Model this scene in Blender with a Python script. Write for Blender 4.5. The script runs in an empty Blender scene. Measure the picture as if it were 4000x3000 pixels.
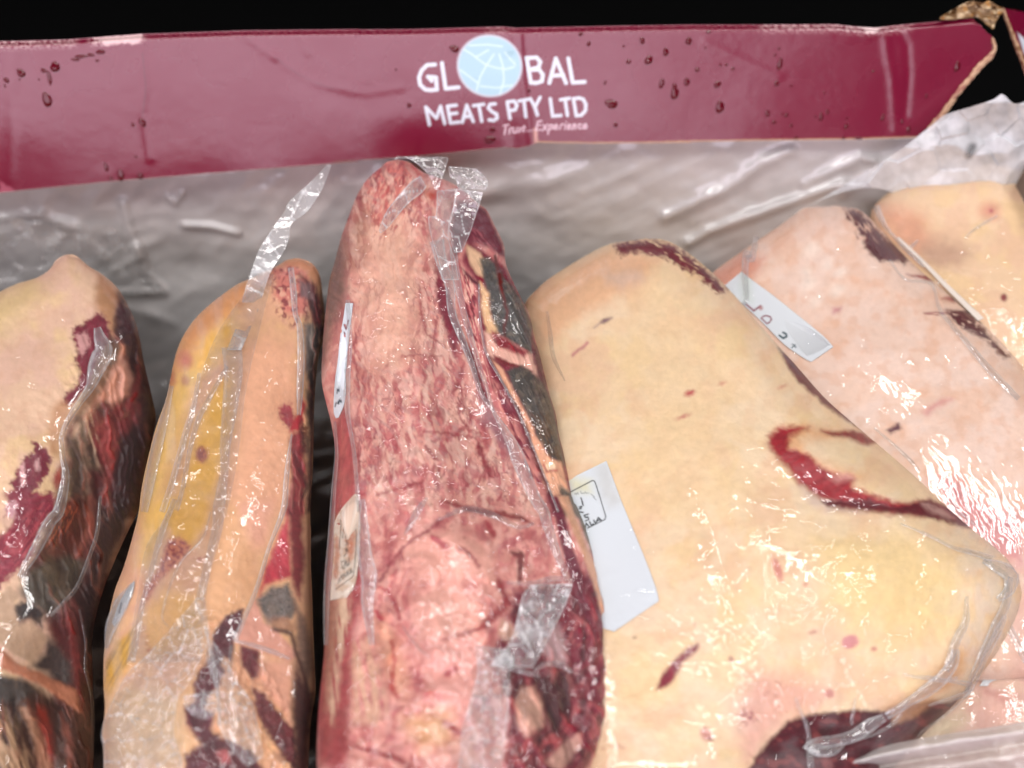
import bpy, math, random
import numpy as np

# ------------------------------------------------------------------ camera, world, lights, exposure
SC = bpy.context.scene
GS = 0.78                                    # world scale: the carton is about 0.6 m long
PITCH = math.radians(55.0)
DIST = 0.60
TANH = 0.5206
TANV = TANH * 0.75
CAM = np.array([0.0, -DIST * math.cos(PITCH), DIST * math.sin(PITCH)])
FWD = np.array([0.0, math.cos(PITCH), -math.sin(PITCH)])
UPV = np.array([0.0, math.sin(PITCH), math.cos(PITCH)])

cam_data = bpy.data.cameras.new('camera')
cam_data.sensor_width = 36.0
cam_data.lens = 18.0 / TANH
cam_data.clip_start = 0.01
cam_data.clip_end = 50.0
cam_data.dof.use_dof = True
cam_data.dof.focus_distance = 0.575 * GS
cam_data.dof.aperture_fstop = 4.6
cam_ob = bpy.data.objects.new('camera', cam_data)
SC.collection.objects.link(cam_ob)
cam_ob.location = tuple(CAM * GS)
cam_ob.rotation_euler = (math.radians(90.0) - PITCH, 0, 0)
SC.camera = cam_ob

world = bpy.data.worlds.new('World')
SC.world = world
world.use_nodes = True
bg = world.node_tree.nodes['Background']
bg.inputs[0].default_value = (0.92, 0.96, 1.0, 1)
bg.inputs[1].default_value = 0.15


def area(name, loc, target, sx, sy, power, col):
    l = bpy.data.lights.new(name, 'AREA')
    l.shape = 'RECTANGLE'
    l.size = sx
    l.size_y = sy
    l.energy = power
    l.color = col
    o = bpy.data.objects.new(name, l)
    SC.collection.objects.link(o)
    o.location = loc
    from mathutils import Vector
    o.rotation_euler = (Vector(target) - Vector(loc)).to_track_quat('-Z', 'Y').to_euler()
    return o


area('ceiling_panel', (-0.10, -0.40, 1.20), (0, 0.05, 0), 1.5, 0.24, 23.0, (1.0, 0.97, 0.95))
area('ceiling_tube', (0.70, 0.22, 1.05), (0.15, 0, 0), 0.60, 0.05, 5.0, (1.0, 0.97, 0.95))
area('ceiling_tube', (0.72, 0.46, 1.05), (0.15, 0, 0), 0.60, 0.05, 5.0, (1.0, 0.98, 0.97))
area('ceiling_tube', (-0.95, 0.25, 1.10), (0, 0, 0), 0.06, 0.9, 5.0, (1.0, 0.98, 0.97))
area('shop_front_light', (-0.65, -1.9, 0.82), (0, 0.15, 0), 3.3, 1.45, 68.0, (1.0, 0.87, 1.0))

SC.view_settings.view_transform = 'Standard'
SC.view_settings.look = 'None'
SC.view_settings.gamma = 1.0
SC.view_settings.exposure = -0.67
SC.render.engine = 'CYCLES'
SC.cycles.use_denoising = True
SC.cycles.max_bounces = 5
SC.cycles.diffuse_bounces = 2
SC.cycles.glossy_bounces = 2
SC.cycles.use_adaptive_sampling = True
SC.cycles.adaptive_threshold = 0.035
SC.cycles.transparent_max_bounces = 16
SC.cycles.caustics_reflective = False
SC.cycles.caustics_refractive = False

# ------------------------------------------------------------------ helpers: measuring, noise, painting
ZK = {'A': (0, 0, 1.58), 'B': (1300, 0, 1.58), 'C': (2600, 0, 1.58),
      'D': (0, 950, 1.58), 'E': (1200, 950, 1.58), 'F': (2600, 950, 1.58),
      'G': (0, 1950, 1.58), 'H': (1200, 1950, 1.58), 'I': (2600, 1950, 1.58),
      'J': (1260, 1200, 3.686), 'K': (1260, 1900, 3.686), 'L': (2200, 1780, 2.37),
      'M': (2800, 1050, 4.148), 'N': (1500, 550, 3.0167), 'O': (380, 2200, 2.0736),
      'P': (3100, 2300, 2.37), 'Q': (1900, 2200, 2.0745), 'T': (1560, 100, 2.765),
      'U': (3500, 0, 2.764), 'V': (0, 0, 0.553)}


def k(key, *pts):
    """measured positions -> common sheet coordinates (4000 x 3000 units)"""
    ox, oy, s = ZK[key]
    return [(ox + p[0] / s, oy + p[1] / s) + tuple(p[2:]) for p in pts]


def rays(px, py):
    sx = (np.asarray(px, float) / 4000.0 * 2 - 1) * TANH
    sy = (1 - np.asarray(py, float) / 3000.0 * 2) * TANV
    d = FWD[None, :] + sy[..., None].reshape(-1, 1) * UPV[None, :]
    d[:, 0] += sx.reshape(-1)
    return d


def place(px, py, depth):
    """point at a given distance in front of the lens -> world"""
    d = rays(px, py)
    return (CAM[None, :] + d * np.asarray(depth, float).reshape(-1, 1)) * GS


def plane_depth(px, py, n, c):
    d = rays(px, py)
    n = np.asarray(n, float)
    t = (c - CAM @ n) / (d @ n)
    return t.reshape(np.shape(px))


def s2l(c):
    c = np.asarray(c, float) / 255.0
    return np.where(c <= 0.04045, c / 12.92, ((c + 0.055) / 1.055) ** 2.4) ** 1.24


def _h(ix, iy, s):
    v = (ix.astype(np.int64) * 374761393 + iy.astype(np.int64) * 668265263 + int(s) * 974634777) & 0xFFFFFFFF
    v = ((v ^ (v >> 13)) * 1274126177) & 0xFFFFFFFF
    v = (v ^ (v >> 16)) & 0xFFFFFF
    return v / float(0xFFFFFF)


def vn(x, y, s=0):
    """gradient noise, 0..1"""
    x = np.asarray(x, float); y = np.asarray(y, float)
    fx = np.floor(x); fy = np.floor(y)
    u = x - fx; v = y - fy
    U = u * u * u * (u * (u * 6 - 15) + 10); V = v * v * v * (v * (v * 6 - 15) + 10)

    def g(i, j):
        a = _h(fx + i, fy + j, s) * 6.2831853
        return np.cos(a) * (u - i) + np.sin(a) * (v - j)
    n = (g(0, 0) * (1 - U) + g(1, 0) * U) * (1 - V) + (g(0, 1) * (1 - U) + g(1, 1) * U) * V
    return np.clip(.5 + n * 1.15, 0, 1)


def fbm(x, y, s=0, o=4, g=0.5):
    t = 0; a = 1.0; n = 0
    for i in range(o):
        t = t + a * vn(x, y, s + i * 17); n += a; a *= g
        x, y = x * 1.62 - y * 1.22 + 7.3, x * 1.22 + y * 1.62 - 3.1
    return t / n


def ridge(x, y, s=0, o=3, g=0.55):
    t = 0; a = 1.0; n = 0
    for i in range(o):
        t = t + a * (1 - np.abs(2 * vn(x, y, s + i * 31) - 1)); n += a; a *= g
        x, y = x * 1.95 - y * .78 + 5.2, x * .78 + y * 1.95 + 1.7
    return t / n


def facets(x, y, s=0):
    """piecewise planar crumple: height = plane of the nearest cell"""
    fx = np.floor(x); fy = np.floor(y)
    best = np.full(np.shape(x), 1e9); hh = np.zeros(np.shape(x)); second = np.full(np.shape(x), 1e9)
    for i in (-1, 0, 1):
        for j in (-1, 0, 1):
            cx = fx + i; cy = fy + j
            qx = cx + _h(cx, cy, s); qy = cy + _h(cx, cy, s + 1)
            d = (x - qx) ** 2 + (y - qy) ** 2
            pl = (x - qx) * (_h(cx, cy, s + 2) - .5) * 2 + (y - qy) * (_h(cx, cy, s + 3) - .5) * 2 + (_h(cx, cy, s + 4) - .5)
            m = d < best
            second = np.where(m, best, np.minimum(second, d))
            hh = np.where(m, pl, hh); best = np.where(m, d, best)
    return hh, np.sqrt(second) - np.sqrt(best)


def sst(a, b, x):
    t = np.clip((x - a) / (b - a), 0, 1)
    return t * t * (3 - 2 * t)


def sd_poly(X, Y, pts):
    p = np.asarray(pts, float)
    d = np.full(X.shape, 1e18); ins = np.zeros(X.shape, bool)
    j = len(p) - 1
    for i in range(len(p)):
        ex, ey = p[j] - p[i]
        wx = X - p[i, 0]; wy = Y - p[i, 1]
        t = np.clip((wx * ex + wy * ey) / (ex * ex + ey * ey + 1e-9), 0, 1)
        d = np.minimum(d, (wx - ex * t) ** 2 + (wy - ey * t) ** 2)
        c = (p[i, 1] > Y) != (p[j, 1] > Y)
        with np.errstate(divide='ignore', invalid='ignore'):
            xi = (p[j, 0] - p[i, 0]) * (Y - p[i, 1]) / (p[j, 1] - p[i, 1] + 1e-12) + p[i, 0]
        ins ^= c & (X < xi)
        j = i
    d = np.sqrt(d)
    return np.where(ins, -d, d)


def sd_line(X, Y, pts, w=None):
    """distance to a polyline minus the half width (which may vary along it)"""
    p = np.asarray([q[:2] for q in pts], float)
    d = np.full(X.shape, 1e18)
    if w is None or np.isscalar(w):
        ws = [w or 0.0] * len(p)
    else:
        ws = w
    for i in range(len(p) - 1):
        ex, ey = p[i + 1] - p[i]
        wx = X - p[i, 0]; wy = Y - p[i, 1]
        t = np.clip((wx * ex + wy * ey) / (ex * ex + ey * ey + 1e-9), 0, 1)
        dd = np.sqrt((wx - ex * t) ** 2 + (wy - ey * t) ** 2) - (ws[i] * (1 - t) + ws[i + 1] * t)
        d = np.minimum(d, dd)
    return d


def smooth_curve(pts, n):
    """Catmull-Rom through the points, n samples evenly by length"""
    p = np.asarray([q[:2] for q in pts], float)
    if len(p) == 2:
        t = np.linspace(0, 1, n)[:, None]
        return p[0] * (1 - t) + p[1] * t
    q = np.vstack([2 * p[0] - p[1], p, 2 * p[-1] - p[-2]])
    out = []
    for i in range(1, len(q) - 2):
        t = np.linspace(0, 1, 24, endpoint=False)[:, None]
        a, b, c, d = q[i - 1], q[i], q[i + 1], q[i + 2]
        out.append(0.5 * (2 * b + (c - a) * t + (2 * a - 5 * b + 4 * c - d) * t * t + (3 * b - a - 3 * c + d) * t ** 3))
    out = np.vstack(out + [p[-1:]])
    s = np.concatenate([[0], np.cumsum(np.linalg.norm(np.diff(out, axis=0), axis=1))])
    u = np.linspace(0, s[-1], n)
    return np.stack([np.interp(u, s, out[:, 0]), np.interp(u, s, out[:, 1])], 1)


class Paint:
    """natural colour of a surface, spot by spot: fat, muscle, bone, print"""
    def __init__(self, X, Y, base):
        self.X = X; self.Y = Y
        self.c = np.empty(X.shape + (3,)); self.c[:] = s2l(base)
        self.dh = np.zeros(X.shape)
        self.seed = 11
        self.ks = 1.7

    def _put(self, m, a, col, dh, var=None):
        a = np.clip(a, 0, 1)
        c = s2l(col)
        if var is not None:
            c = np.clip(c[None, :] * (1 + var)[:, None], 0, 1)
        self.c[m] += (c - self.c[m]) * a[:, None]
        if dh:
            self.dh[m] += dh * a

    def shape(self, fn, box, col, soft=14, amp=14, sc=45, op=1.0, dh=0.0, tex=None, var=.34):
        self.seed += 3
        vv = None
        if amp:
            soft = soft * self.ks; amp = amp * .62
        mg = soft + amp * 1.2 + 4
        m = (self.X > box[0] - mg) & (self.X < box[2] + mg) & (self.Y > box[1] - mg) & (self.Y < box[3] + mg)
        if not m.any():
            return
        x = self.X[m]; y = self.Y[m]
        if amp:
            wx = x + (fbm(x / sc, y / sc, self.seed, 3, .6) - .5) * 2 * amp
            wy = y + (fbm(x / sc, y / sc, self.seed + 100, 3, .6) - .5) * 2 * amp
        else:
            wx, wy = x, y
        d = fn(wx, wy)
        a = sst(soft * .5, -soft * .5, d) * op
        if tex:
            ang, lx, ly, lo, hi = tex
            ca, sa = math.cos(math.radians(ang)), math.sin(math.radians(ang))
            a = a * sst(lo, hi, fbm((x * ca + y * sa) / lx, (-x * sa + y * ca) / ly, self.seed + 7, 3))
        if amp and var:
            an = (self.seed * 37) % 180 if not tex else tex[0]
            ca, sa = math.cos(math.radians(an)), math.sin(math.radians(an))
            lt = sum(col) > 430
            vv = (fbm((x * ca + y * sa) / (45 if lt else 70), (-x * sa + y * ca) / (38 if lt else 20), self.seed + 50, 4, .6) - .5) * 2 * (var * .3 if lt else var)
        self._put(m, a, col, dh, vv)

    def poly(self, pts, col, **kw):
        p = np.asarray([q[:2] for q in pts], float)
        self.shape(lambda x, y: sd_poly(x, y, p), (p[:, 0].min(), p[:, 1].min(), p[:, 0].max(), p[:, 1].max()), col, **kw)

    def line(self, pts, w, col, **kw):
        p = np.asarray([q[:2] for q in pts], float)
        mw = w if np.isscalar(w) else max(w)
        self.shape(lambda x, y: sd_line(x, y, p, w), (p[:, 0].min() - mw, p[:, 1].min() - mw, p[:, 0].max() + mw, p[:, 1].max() + mw), col, **kw)

    def blob(self, c, rx, ry, col, ang=0, **kw):
        ca, sa = math.cos(math.radians(ang)), math.sin(math.radians(ang))
        r = max(rx, ry)

        def f(x, y):
            u = ((x - c[0]) * ca + (y - c[1]) * sa) / rx; v = (-(x - c[0]) * sa + (y - c[1]) * ca) / ry
            return (np.sqrt(u * u + v * v) - 1) * min(rx, ry)
        self.shape(f, (c[0] - r, c[1] - r, c[0] + r, c[1] + r), col, **kw)

    def mix(self, a, col, dh=None):
        a = np.clip(a, 0, 1)
        self.c += (s2l(col) - self.c) * a[..., None]
        if dh is not None:
            self.dh += dh * a

    def zone(self, pts, soft=80):
        p = np.asarray([q[:2] for q in pts], float)
        return sst(soft * .5, -soft * .5, sd_poly(self.X, self.Y, p))


# ------------------------------------------------------------------ helpers: meshes and objects
COL = SC.collection


def tag(o, label=None, cat=None, group=None, kind=None):
    if label: o['label'] = label
    if cat: o['category'] = cat
    if group: o['group'] = group
    if kind: o['kind'] = kind
    return o


def empty(name, loc, label, cat, group=None):
    o = bpy.data.objects.new(name, None)
    o.empty_display_size = 0.02
    COL.objects.link(o)
    o.location = tuple(loc)
    return tag(o, label, cat, group)


def link(name, me, mat, parent=None):
    o = bpy.data.objects.new(name, me)
    COL.objects.link(o)
    if mat:
        me.materials.append(mat)
    if parent is not None:
        o.parent = parent
        o.matrix_parent_inverse = parent.matrix_world.inverted() if parent.type != 'EMPTY' else __import__('mathutils').Matrix.Translation(-parent.location)
    return o


def raw_mesh(name, V, quads, tris=None, smooth=True):
    me = bpy.data.meshes.new(name)
    nv = len(V); nq = len(quads); nt = 0 if tris is None else len(tris)
    me.vertices.add(nv)
    me.vertices.foreach_set('co', np.asarray(V, np.float32).ravel())
    me.loops.add(nq * 4 + nt * 3)
    idx = np.asarray(quads, np.int32).ravel()
    if nt:
        idx = np.concatenate([idx, np.asarray(tris, np.int32).ravel()])
    me.loops.foreach_set('vertex_index', idx)
    me.polygons.add(nq + nt)
    st = np.concatenate([np.arange(nq) * 4, nq * 4 + np.arange(nt) * 3]).astype(np.int32)
    me.polygons.foreach_set('loop_start', st)
    if smooth:
        me.polygons.foreach_set('use_smooth', np.ones(nq + nt, bool))
    me.update(calc_edges=True)
    me.validate()
    return me


def attr(me, name, kind, data):
    a = me.attributes.new(name, kind, 'POINT')
    if kind == 'FLOAT':
        a.data.foreach_set('value', np.asarray(data, np.float32).ravel())
    elif kind == 'FLOAT_VECTOR':
        a.data.foreach_set('vector', np.asarray(data, np.float32).ravel())
    else:
        d = np.asarray(data, np.float32)
        if d.shape[-1] == 3:
            d = np.concatenate([d, np.ones(d.shape[:-1] + (1,), np.float32)], -1)
        a.data.foreach_set('color', d.ravel())


def sheet(name, X, Y, D, mat, parent=None, col=None, floats=None, skirt=None, rings=4, shrink=0.08):
    """a modelled surface (rows x columns) with an optional rolled-under body behind it"""
    R, C = X.shape
    V = place(X.ravel(), Y.ravel(), D.ravel())
    i = np.arange(R * C).reshape(R, C)
    Q = np.stack([i[:-1, :-1], i[1:, :-1], i[1:, 1:], i[:-1, 1:]], -1).reshape(-1, 4)
    sp = np.stack([X.ravel() / 1000, Y.ravel() / 1000, np.zeros(R * C)], 1)
    colr = None if col is None else col.reshape(-1, 3)
    fl = {q: np.asarray(v, float).ravel() for q, v in (floats or {}).items()}
    tris = None
    if skirt:
        loop = np.concatenate([i[0, :-1], i[:-1, -1], i[-1, :0:-1], i[:0:-1, 0]])
        px = X.ravel()[loop]; py = Y.ravel()[loop]; dd = D.ravel()[loop]
        cx, cy = px.mean(), py.mean(); n = len(loop)
        prev = loop; base = R * C
        Vs = [V]; Qs = [Q]; sps = [sp]; cs = [colr]
        fls = {q: [v] for q, v in fl.items()}
        for r in range(1, rings + 1):
            t = r / rings
            s = 1 - shrink * t ** 2
            nx = cx + (px - cx) * s; ny = cy + (py - cy) * s
            Vs.append(place(nx, ny, dd + skirt * t))
            cur = base + np.arange(n); base += n
            Qs.append(np.stack([prev, np.roll(prev, -1), np.roll(cur, -1), cur], -1)[:, ::-1])
            sps.append(sp[loop])
            if colr is not None: cs.append(colr[loop])
            for q in fls: fls[q].append(fl[q][loop])
            prev = cur
        Vs.append(place(np.array([cx]), np.array([cy]), np.array([dd.mean() + skirt])))
        sps.append(np.zeros((1, 3)))
        if colr is not None: cs.append(colr[loop].mean(0)[None])
        for q in fls: fls[q].append(np.zeros(1))
        tris = np.stack([np.roll(prev, -1), prev, np.full(n, base)], -1)
        V = np.vstack(Vs); Q = np.vstack(Qs); sp = np.vstack(sps)
        if colr is not None: colr = np.vstack(cs)
        fl = {q: np.concatenate(v) for q, v in fls.items()}
    me = raw_mesh(name, V, Q, tris)
    attr(me, 'sp', 'FLOAT_VECTOR', sp)
    if colr is not None:
        attr(me, 'col', 'FLOAT_COLOR', np.clip(colr, 0, 1))
    for q, v in fl.items():
        attr(me, q, 'FLOAT', v)
    return link(name, me, mat, parent)


def loft(L, R, step, edge=0.35, cols=None, rows=None):
    ln = max(np.linalg.norm(np.diff(np.asarray([q[:2] for q in c], float), axis=0), axis=1).sum() for c in (L, R))
    n = rows or max(6, int(ln / step))
    a = smooth_curve(L, n); b = smooth_curve(R, n)
    w = np.linalg.norm(a - b, axis=1).max()
    m = cols or max(5, int(w / step))
    t = np.linspace(0, 1, m)
    t = (1 - edge) * t + edge * (0.5 - 0.5 * np.cos(np.pi * t))
    X = a[:, 0:1] * (1 - t) + b[:, 0:1] * t
    Y = a[:, 1:2] * (1 - t) + b[:, 1:2] * t
    return X, Y


# ------------------------------------------------------------------ materials
def new_mat(name, flat=True):
    m = bpy.data.materials.new(name)
    m.use_nodes = True
    nt = m.node_tree
    nt.nodes.clear()
    out = nt.nodes.new('ShaderNodeOutputMaterial')

    def N(t, **kw):
        n = nt.nodes.new(t)
        if t == 'ShaderNodeTexNoise': n.noise_dimensions = '2D' if flat else '3D'
        if t == 'ShaderNodeTexVoronoi': n.voronoi_dimensions = '2D' if flat else '3D'
        for q, v in kw.items():
            if q in n.inputs:
                n.inputs[q].default_value = v
            else:
                setattr(n, q, v)
        return n

    def Lk(a, b):
        nt.links.new(a, b)
    return m, out, N, Lk


def meat_material(name, rough=0.42, sss=0.0):
    m, out, N, Lk = new_mat(name)
    p = N('ShaderNodeBsdfPrincipled', Roughness=rough)
    p.inputs['Specular IOR Level'].default_value = 0.35
    p.inputs['Subsurface Weight'].default_value = sss
    p.inputs['Subsurface Radius'].default_value = (1.0, 0.45, 0.3)
    p.inputs['Subsurface Scale'].default_value = 0.004
    a = N('ShaderNodeAttribute', attribute_name='col')
    sp = N('ShaderNodeAttribute', attribute_name='sp')
    n1 = N('ShaderNodeTexNoise', Scale=38.0, Detail=6.0, Roughness=0.65)
    Lk(sp.outputs['Vector'], n1.inputs['Vector'])
    r = N('ShaderNodeMapRange')
    for q, v in (('From Min', .25), ('From Max', .75), ('To Min', .95), ('To Max', 1.04)):
        r.inputs[q].default_value = v
    Lk(n1.outputs['Fac'], r.inputs['Value'])
    mx = N('ShaderNodeMix', data_type='RGBA', blend_type='MULTIPLY')
    mx.inputs['Factor'].default_value = 1.0
    Lk(a.outputs['Color'], mx.inputs[6]); Lk(r.outputs['Result'], mx.inputs[7])
    Lk(mx.outputs[2], p.inputs['Base Color'])
    b = N('ShaderNodeBump', Strength=0.2, Distance=0.0006)
    n2 = N('ShaderNodeTexNoise', Scale=60.0, Detail=5.0)
    Lk(sp.outputs['Vector'], n2.inputs['Vector'])
    Lk(n2.outputs['Fac'], b.inputs['Height']); Lk(b.outputs['Normal'], p.inputs['Normal'])
    Lk(p.outputs[0], out.inputs['Surface'])
    return m


def film_material(name, rough=0.1, tint=(0.97, 0.97, 0.97), milk_col=(0.90, 0.91, 0.93), gloss=1.0, bump=1.0):
    """clear plastic film: clear where it clings, milky where folded (attribute milk), wrinkled (attribute wr)"""
    m, out, N, Lk = new_mat(name)
    sp = N('ShaderNodeAttribute', attribute_name='sp')
    wr = N('ShaderNodeAttribute', attribute_name='wr')
    mk = N('ShaderNodeAttribute', attribute_name='milk')
    n0 = N('ShaderNodeTexNoise', Scale=7.0, Detail=2.0)
    Lk(sp.outputs['Vector'], n0.inputs['Vector'])
    mxv = N('ShaderNodeMix', data_type='VECTOR'); mxv.inputs[0].default_value = 0.12
    Lk(sp.outputs['Vector'], mxv.inputs[4]); Lk(n0.outputs['Color'], mxv.inputs[5])
    mp = N('ShaderNodeMapping'); mp.inputs['Scale'].default_value = (7.0, 26.0, 1.0); mp.inputs['Rotation'].default_value = (0, 0, 0.25)
    Lk(mxv.outputs[1], mp.inputs['Vector'])
    n1 = N('ShaderNodeTexNoise', Scale=1.0, Detail=3.0, Roughness=0.5, Distortion=0.6)
    Lk(mp.outputs[0], n1.inputs['Vector'])
    n2 = N('ShaderNodeTexVoronoi', Scale=12.0, feature='F1')
    Lk(mxv.outputs[1], n2.inputs['Vector'])
    n3 = N('ShaderNodeTexVoronoi', Scale=42.0, feature='F1')
    Lk(mxv.outputs[1], n3.inputs['Vector'])
    a3 = N('ShaderNodeMath', operation='MULTIPLY'); a3.inputs[1].default_value = 0.12; Lk(n3.outputs['Distance'], a3.inputs[0])
    a2 = N('ShaderNodeMath', operation='ADD'); Lk(n2.outputs['Distance'], a2.inputs[0]); Lk(a3.outputs[0], a2.inputs[1])
    ad = N('ShaderNodeMath', operation='ADD'); Lk(n1.outputs['Fac'], ad.inputs[0]); Lk(a2.outputs[0], ad.inputs[1])
    ml = N('ShaderNodeMath', operation='MULTIPLY'); Lk(ad.outputs[0], ml.inputs[0]); Lk(wr.outputs['Fac'], ml.inputs[1])
    b = N('ShaderNodeBump', Strength=1.0, Distance=0.0022 * bump)
    Lk(ml.outputs[0], b.inputs['Height'])
    lw = N('ShaderNodeFresnel', IOR=1.35)
    mn = N('ShaderNodeMath', operation='MINIMUM'); mn.inputs[1].default_value = 0.05; Lk(lw.outputs[0], mn.inputs[0])
    gm = N('ShaderNodeMath', operation='MULTIPLY_ADD', use_clamp=True); gm.inputs[1].default_value = gloss; gm.inputs[2].default_value = 0.035 * gloss
    Lk(mn.outputs[0], gm.inputs[0])
    tr = N('ShaderNodeBsdfTransparent'); tr.inputs[0].default_value = tint + (1,)
    gl = N('ShaderNodeBsdfGlossy', Roughness=rough); Lk(b.outputs['Normal'], gl.inputs['Normal'])
    df = N('ShaderNodeBsdfDiffuse'); df.inputs[0].default_value = milk_col + (1,)
    tl = N('ShaderNodeBsdfTranslucent'); tl.inputs[0].default_value = milk_col + (1,)
    mm = N('ShaderNodeMixShader'); mm.inputs[0].default_value = 0.12
    Lk(df.outputs[0], mm.inputs[1]); Lk(tl.outputs[0], mm.inputs[2])
    m1 = N('ShaderNodeMixShader'); Lk(mk.outputs['Fac'], m1.inputs[0]); Lk(tr.outputs[0], m1.inputs[1]); Lk(mm.outputs[0], m1.inputs[2])
    m2 = N('ShaderNodeMixShader'); Lk(gm.outputs[0], m2.inputs[0]); Lk(m1.outputs[0], m2.inputs[1]); Lk(gl.outputs[0], m2.inputs[2])
    Lk(m2.outputs[0], out.inputs['Surface'])
    return m


def col_material(name, rough=0.5, spec=0.4, bump=0.2, bscale=50.0, coat=0.0):
    m, out, N, Lk = new_mat(name)
    p = N('ShaderNodeBsdfPrincipled', Roughness=rough)
    p.inputs['Specular IOR Level'].default_value = spec
    p.inputs['Coat Weight'].default_value = coat; p.inputs['Coat Roughness'].default_value = 0.24
    a = N('ShaderNodeAttribute', attribute_name='col')
    sp = N('ShaderNodeAttribute', attribute_name='sp')
    Lk(a.outputs['Color'], p.inputs['Base Color'])
    n2 = N('ShaderNodeTexNoise', Scale=bscale, Detail=5.0)
    Lk(sp.outputs['Vector'], n2.inputs['Vector'])
    b = N('ShaderNodeBump', Strength=bump, Distance=0.0006)
    Lk(n2.outputs['Fac'], b.inputs['Height']); Lk(b.outputs['Normal'], p.inputs['Normal'])
    mr = N('ShaderNodeMapRange')
    n3 = N('ShaderNodeTexNoise', Scale=4.0, Detail=4.0)
    Lk(sp.outputs['Vector'], n3.inputs['Vector']); Lk(n3.outputs['Fac'], mr.inputs['Value'])
    mr.inputs['From Min'].default_value = .3; mr.inputs['From Max'].default_value = .7
    mr.inputs['To Min'].default_value = rough * .8; mr.inputs['To Max'].default_value = rough * 1.25
    Lk(mr.outputs[0], p.inputs['Roughness'])
    Lk(p.outputs[0], out.inputs['Surface'])
    return m


def plain_material(name, col, rough=0.6, spec=0.4, var=0.15, scale=30.0):
    m, out, N, Lk = new_mat(name, False)
    p = N('ShaderNodeBsdfPrincipled', Roughness=rough)
    p.inputs['Specular IOR Level'].default_value = spec
    tc = N('ShaderNodeTexCoord')
    n = N('ShaderNodeTexNoise', Scale=scale, Detail=6.0)
    Lk(tc.outputs['Object'], n.inputs['Vector'])
    c = s2l(col)
    r = N('ShaderNodeValToRGB')
    r.color_ramp.elements[0].position = .3; r.color_ramp.elements[1].position = .7
    r.color_ramp.elements[0].color = tuple(c * (1 - var)) + (1,)
    r.color_ramp.elements[1].color = tuple(np.clip(c * (1 + var), 0, 1)) + (1,)
    Lk(n.outputs['Fac'], r.inputs[0]); Lk(r.outputs[0], p.inputs['Base Color'])
    Lk(p.outputs[0], out.inputs['Surface'])
    return m


M_MEAT = meat_material('meat')
M_FILM = film_material('vacuum_film', rough=0.07, bump=.6)
M_FOLD = film_material('folded_film', rough=0.10, gloss=1.9, bump=0.6)
M_LINER = film_material('liner_film', rough=0.2, milk_col=(0.90, 0.87, 0.87), gloss=1.8, bump=0.3)
M_PRINT = col_material('printed_board', rough=0.27, spec=0.5, bump=0.10, bscale=40.0, coat=1.0)
M_PAPER = col_material('label_paper', rough=0.5, spec=0.3, bump=0.05)
M_CARD = col_material('bare_cardboard', rough=0.85, spec=0.1, bump=0.6, bscale=80.0)
M_INNER = plain_material('carton_inside', (150, 132, 120), rough=0.8, spec=0.1)
M_FLOOR = plain_material('gap_shade_floor', (66, 46, 44), rough=0.7, spec=0.2, var=.4, scale=12)  # dark brown carries the deep shade of the gaps between packs
M_BLACK = plain_material('black_backing', (14, 14, 16), rough=0.6, spec=0.2)
M_DROP = plain_material('blood_drop', (110, 10, 40), rough=0.06, spec=0.6, var=0.05)


# ------------------------------------------------------------------ the setting: dark case behind and under the carton
def wbox(name, lo, hi, mat, parent=None, bev=0.0):
    lo = np.array(lo, float) * GS; hi = np.array(hi, float) * GS
    V = [(x, y, z) for x in (lo[0], hi[0]) for y in (lo[1], hi[1]) for z in (lo[2], hi[2])]
    Q = [(0, 1, 3, 2), (4, 6, 7, 5), (0, 4, 5, 1), (2, 3, 7, 6), (0, 2, 6, 4), (1, 5, 7, 3)]
    me = raw_mesh(name, V, Q, smooth=False)
    return link(name, me, mat, parent)


tag(wbox('case_back', (-2.0, 0.95, -0.40), (2.0, 0.99, 1.2), M_BLACK), kind='structure')
tag(wbox('case_shelf', (-2.0, -0.8, -0.30), (2.0, 0.945, -0.268), M_BLACK), kind='structure')

# ------------------------------------------------------------------ the carton
carton = empty('meat_carton', (0, 0.0, -0.26 * GS), 'open maroon printed meat carton with a torn back corner, holding the packs', 'carton')
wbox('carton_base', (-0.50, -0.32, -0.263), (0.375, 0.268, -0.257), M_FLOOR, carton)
wbox('back_wall', (-0.50, 0.2685, -0.263), (0.30, 0.273, 0.045), M_INNER, carton)
wbox('end_wall', (-0.507, -0.32, -0.263), (-0.502, 0.268, 0.06), M_INNER, carton)
wbox('front_wall', (-0.50, -0.327, -0.263), (0.375, -0.322, 0.02), M_INNER, carton)
wbox('end_wall', (0.377, -0.32, -0.263), (0.382, 0.20, 0.0), M_INNER, carton)

# the folded-over rim panel with its print
TOPX = k('A', (-300, 260), (0, 255), (400, 245), (870, 210), (1500, 188), (2212, 180)) + \
    k('B', (0, 184), (500, 180), (1050, 164), (1130, 172), (1700, 160), (2212, 152)) + \
    k('C', (0, 152), (600, 152), (1050, 150), (1180, 165), (1300, 172), (1400, 158), (1700, 130), (1890, 112), (2000, 140), (2100, 150))
BOTX = k('A', (-300, 1225), (0, 1190), (700, 1120), (1300, 1070), (2212, 998)) + \
    k('B', (0, 1000), (500, 968), (1060, 912), (1140, 918), (1200, 905), (1260, 880), (1600, 886), (2212, 880)) + \
    k('C', (0, 878), (600, 868), (1200, 860), (1580, 848), (2100, 840))
RIGHT_U = [(0.0, 2593 + 0)]
PAN_N = np.array([-0.03, 1.0, -0.45]); PAN_C = 0.225


def panel_depth(X, Y):
    return plane_depth(X, Y, PAN_N, PAN_C)


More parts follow.
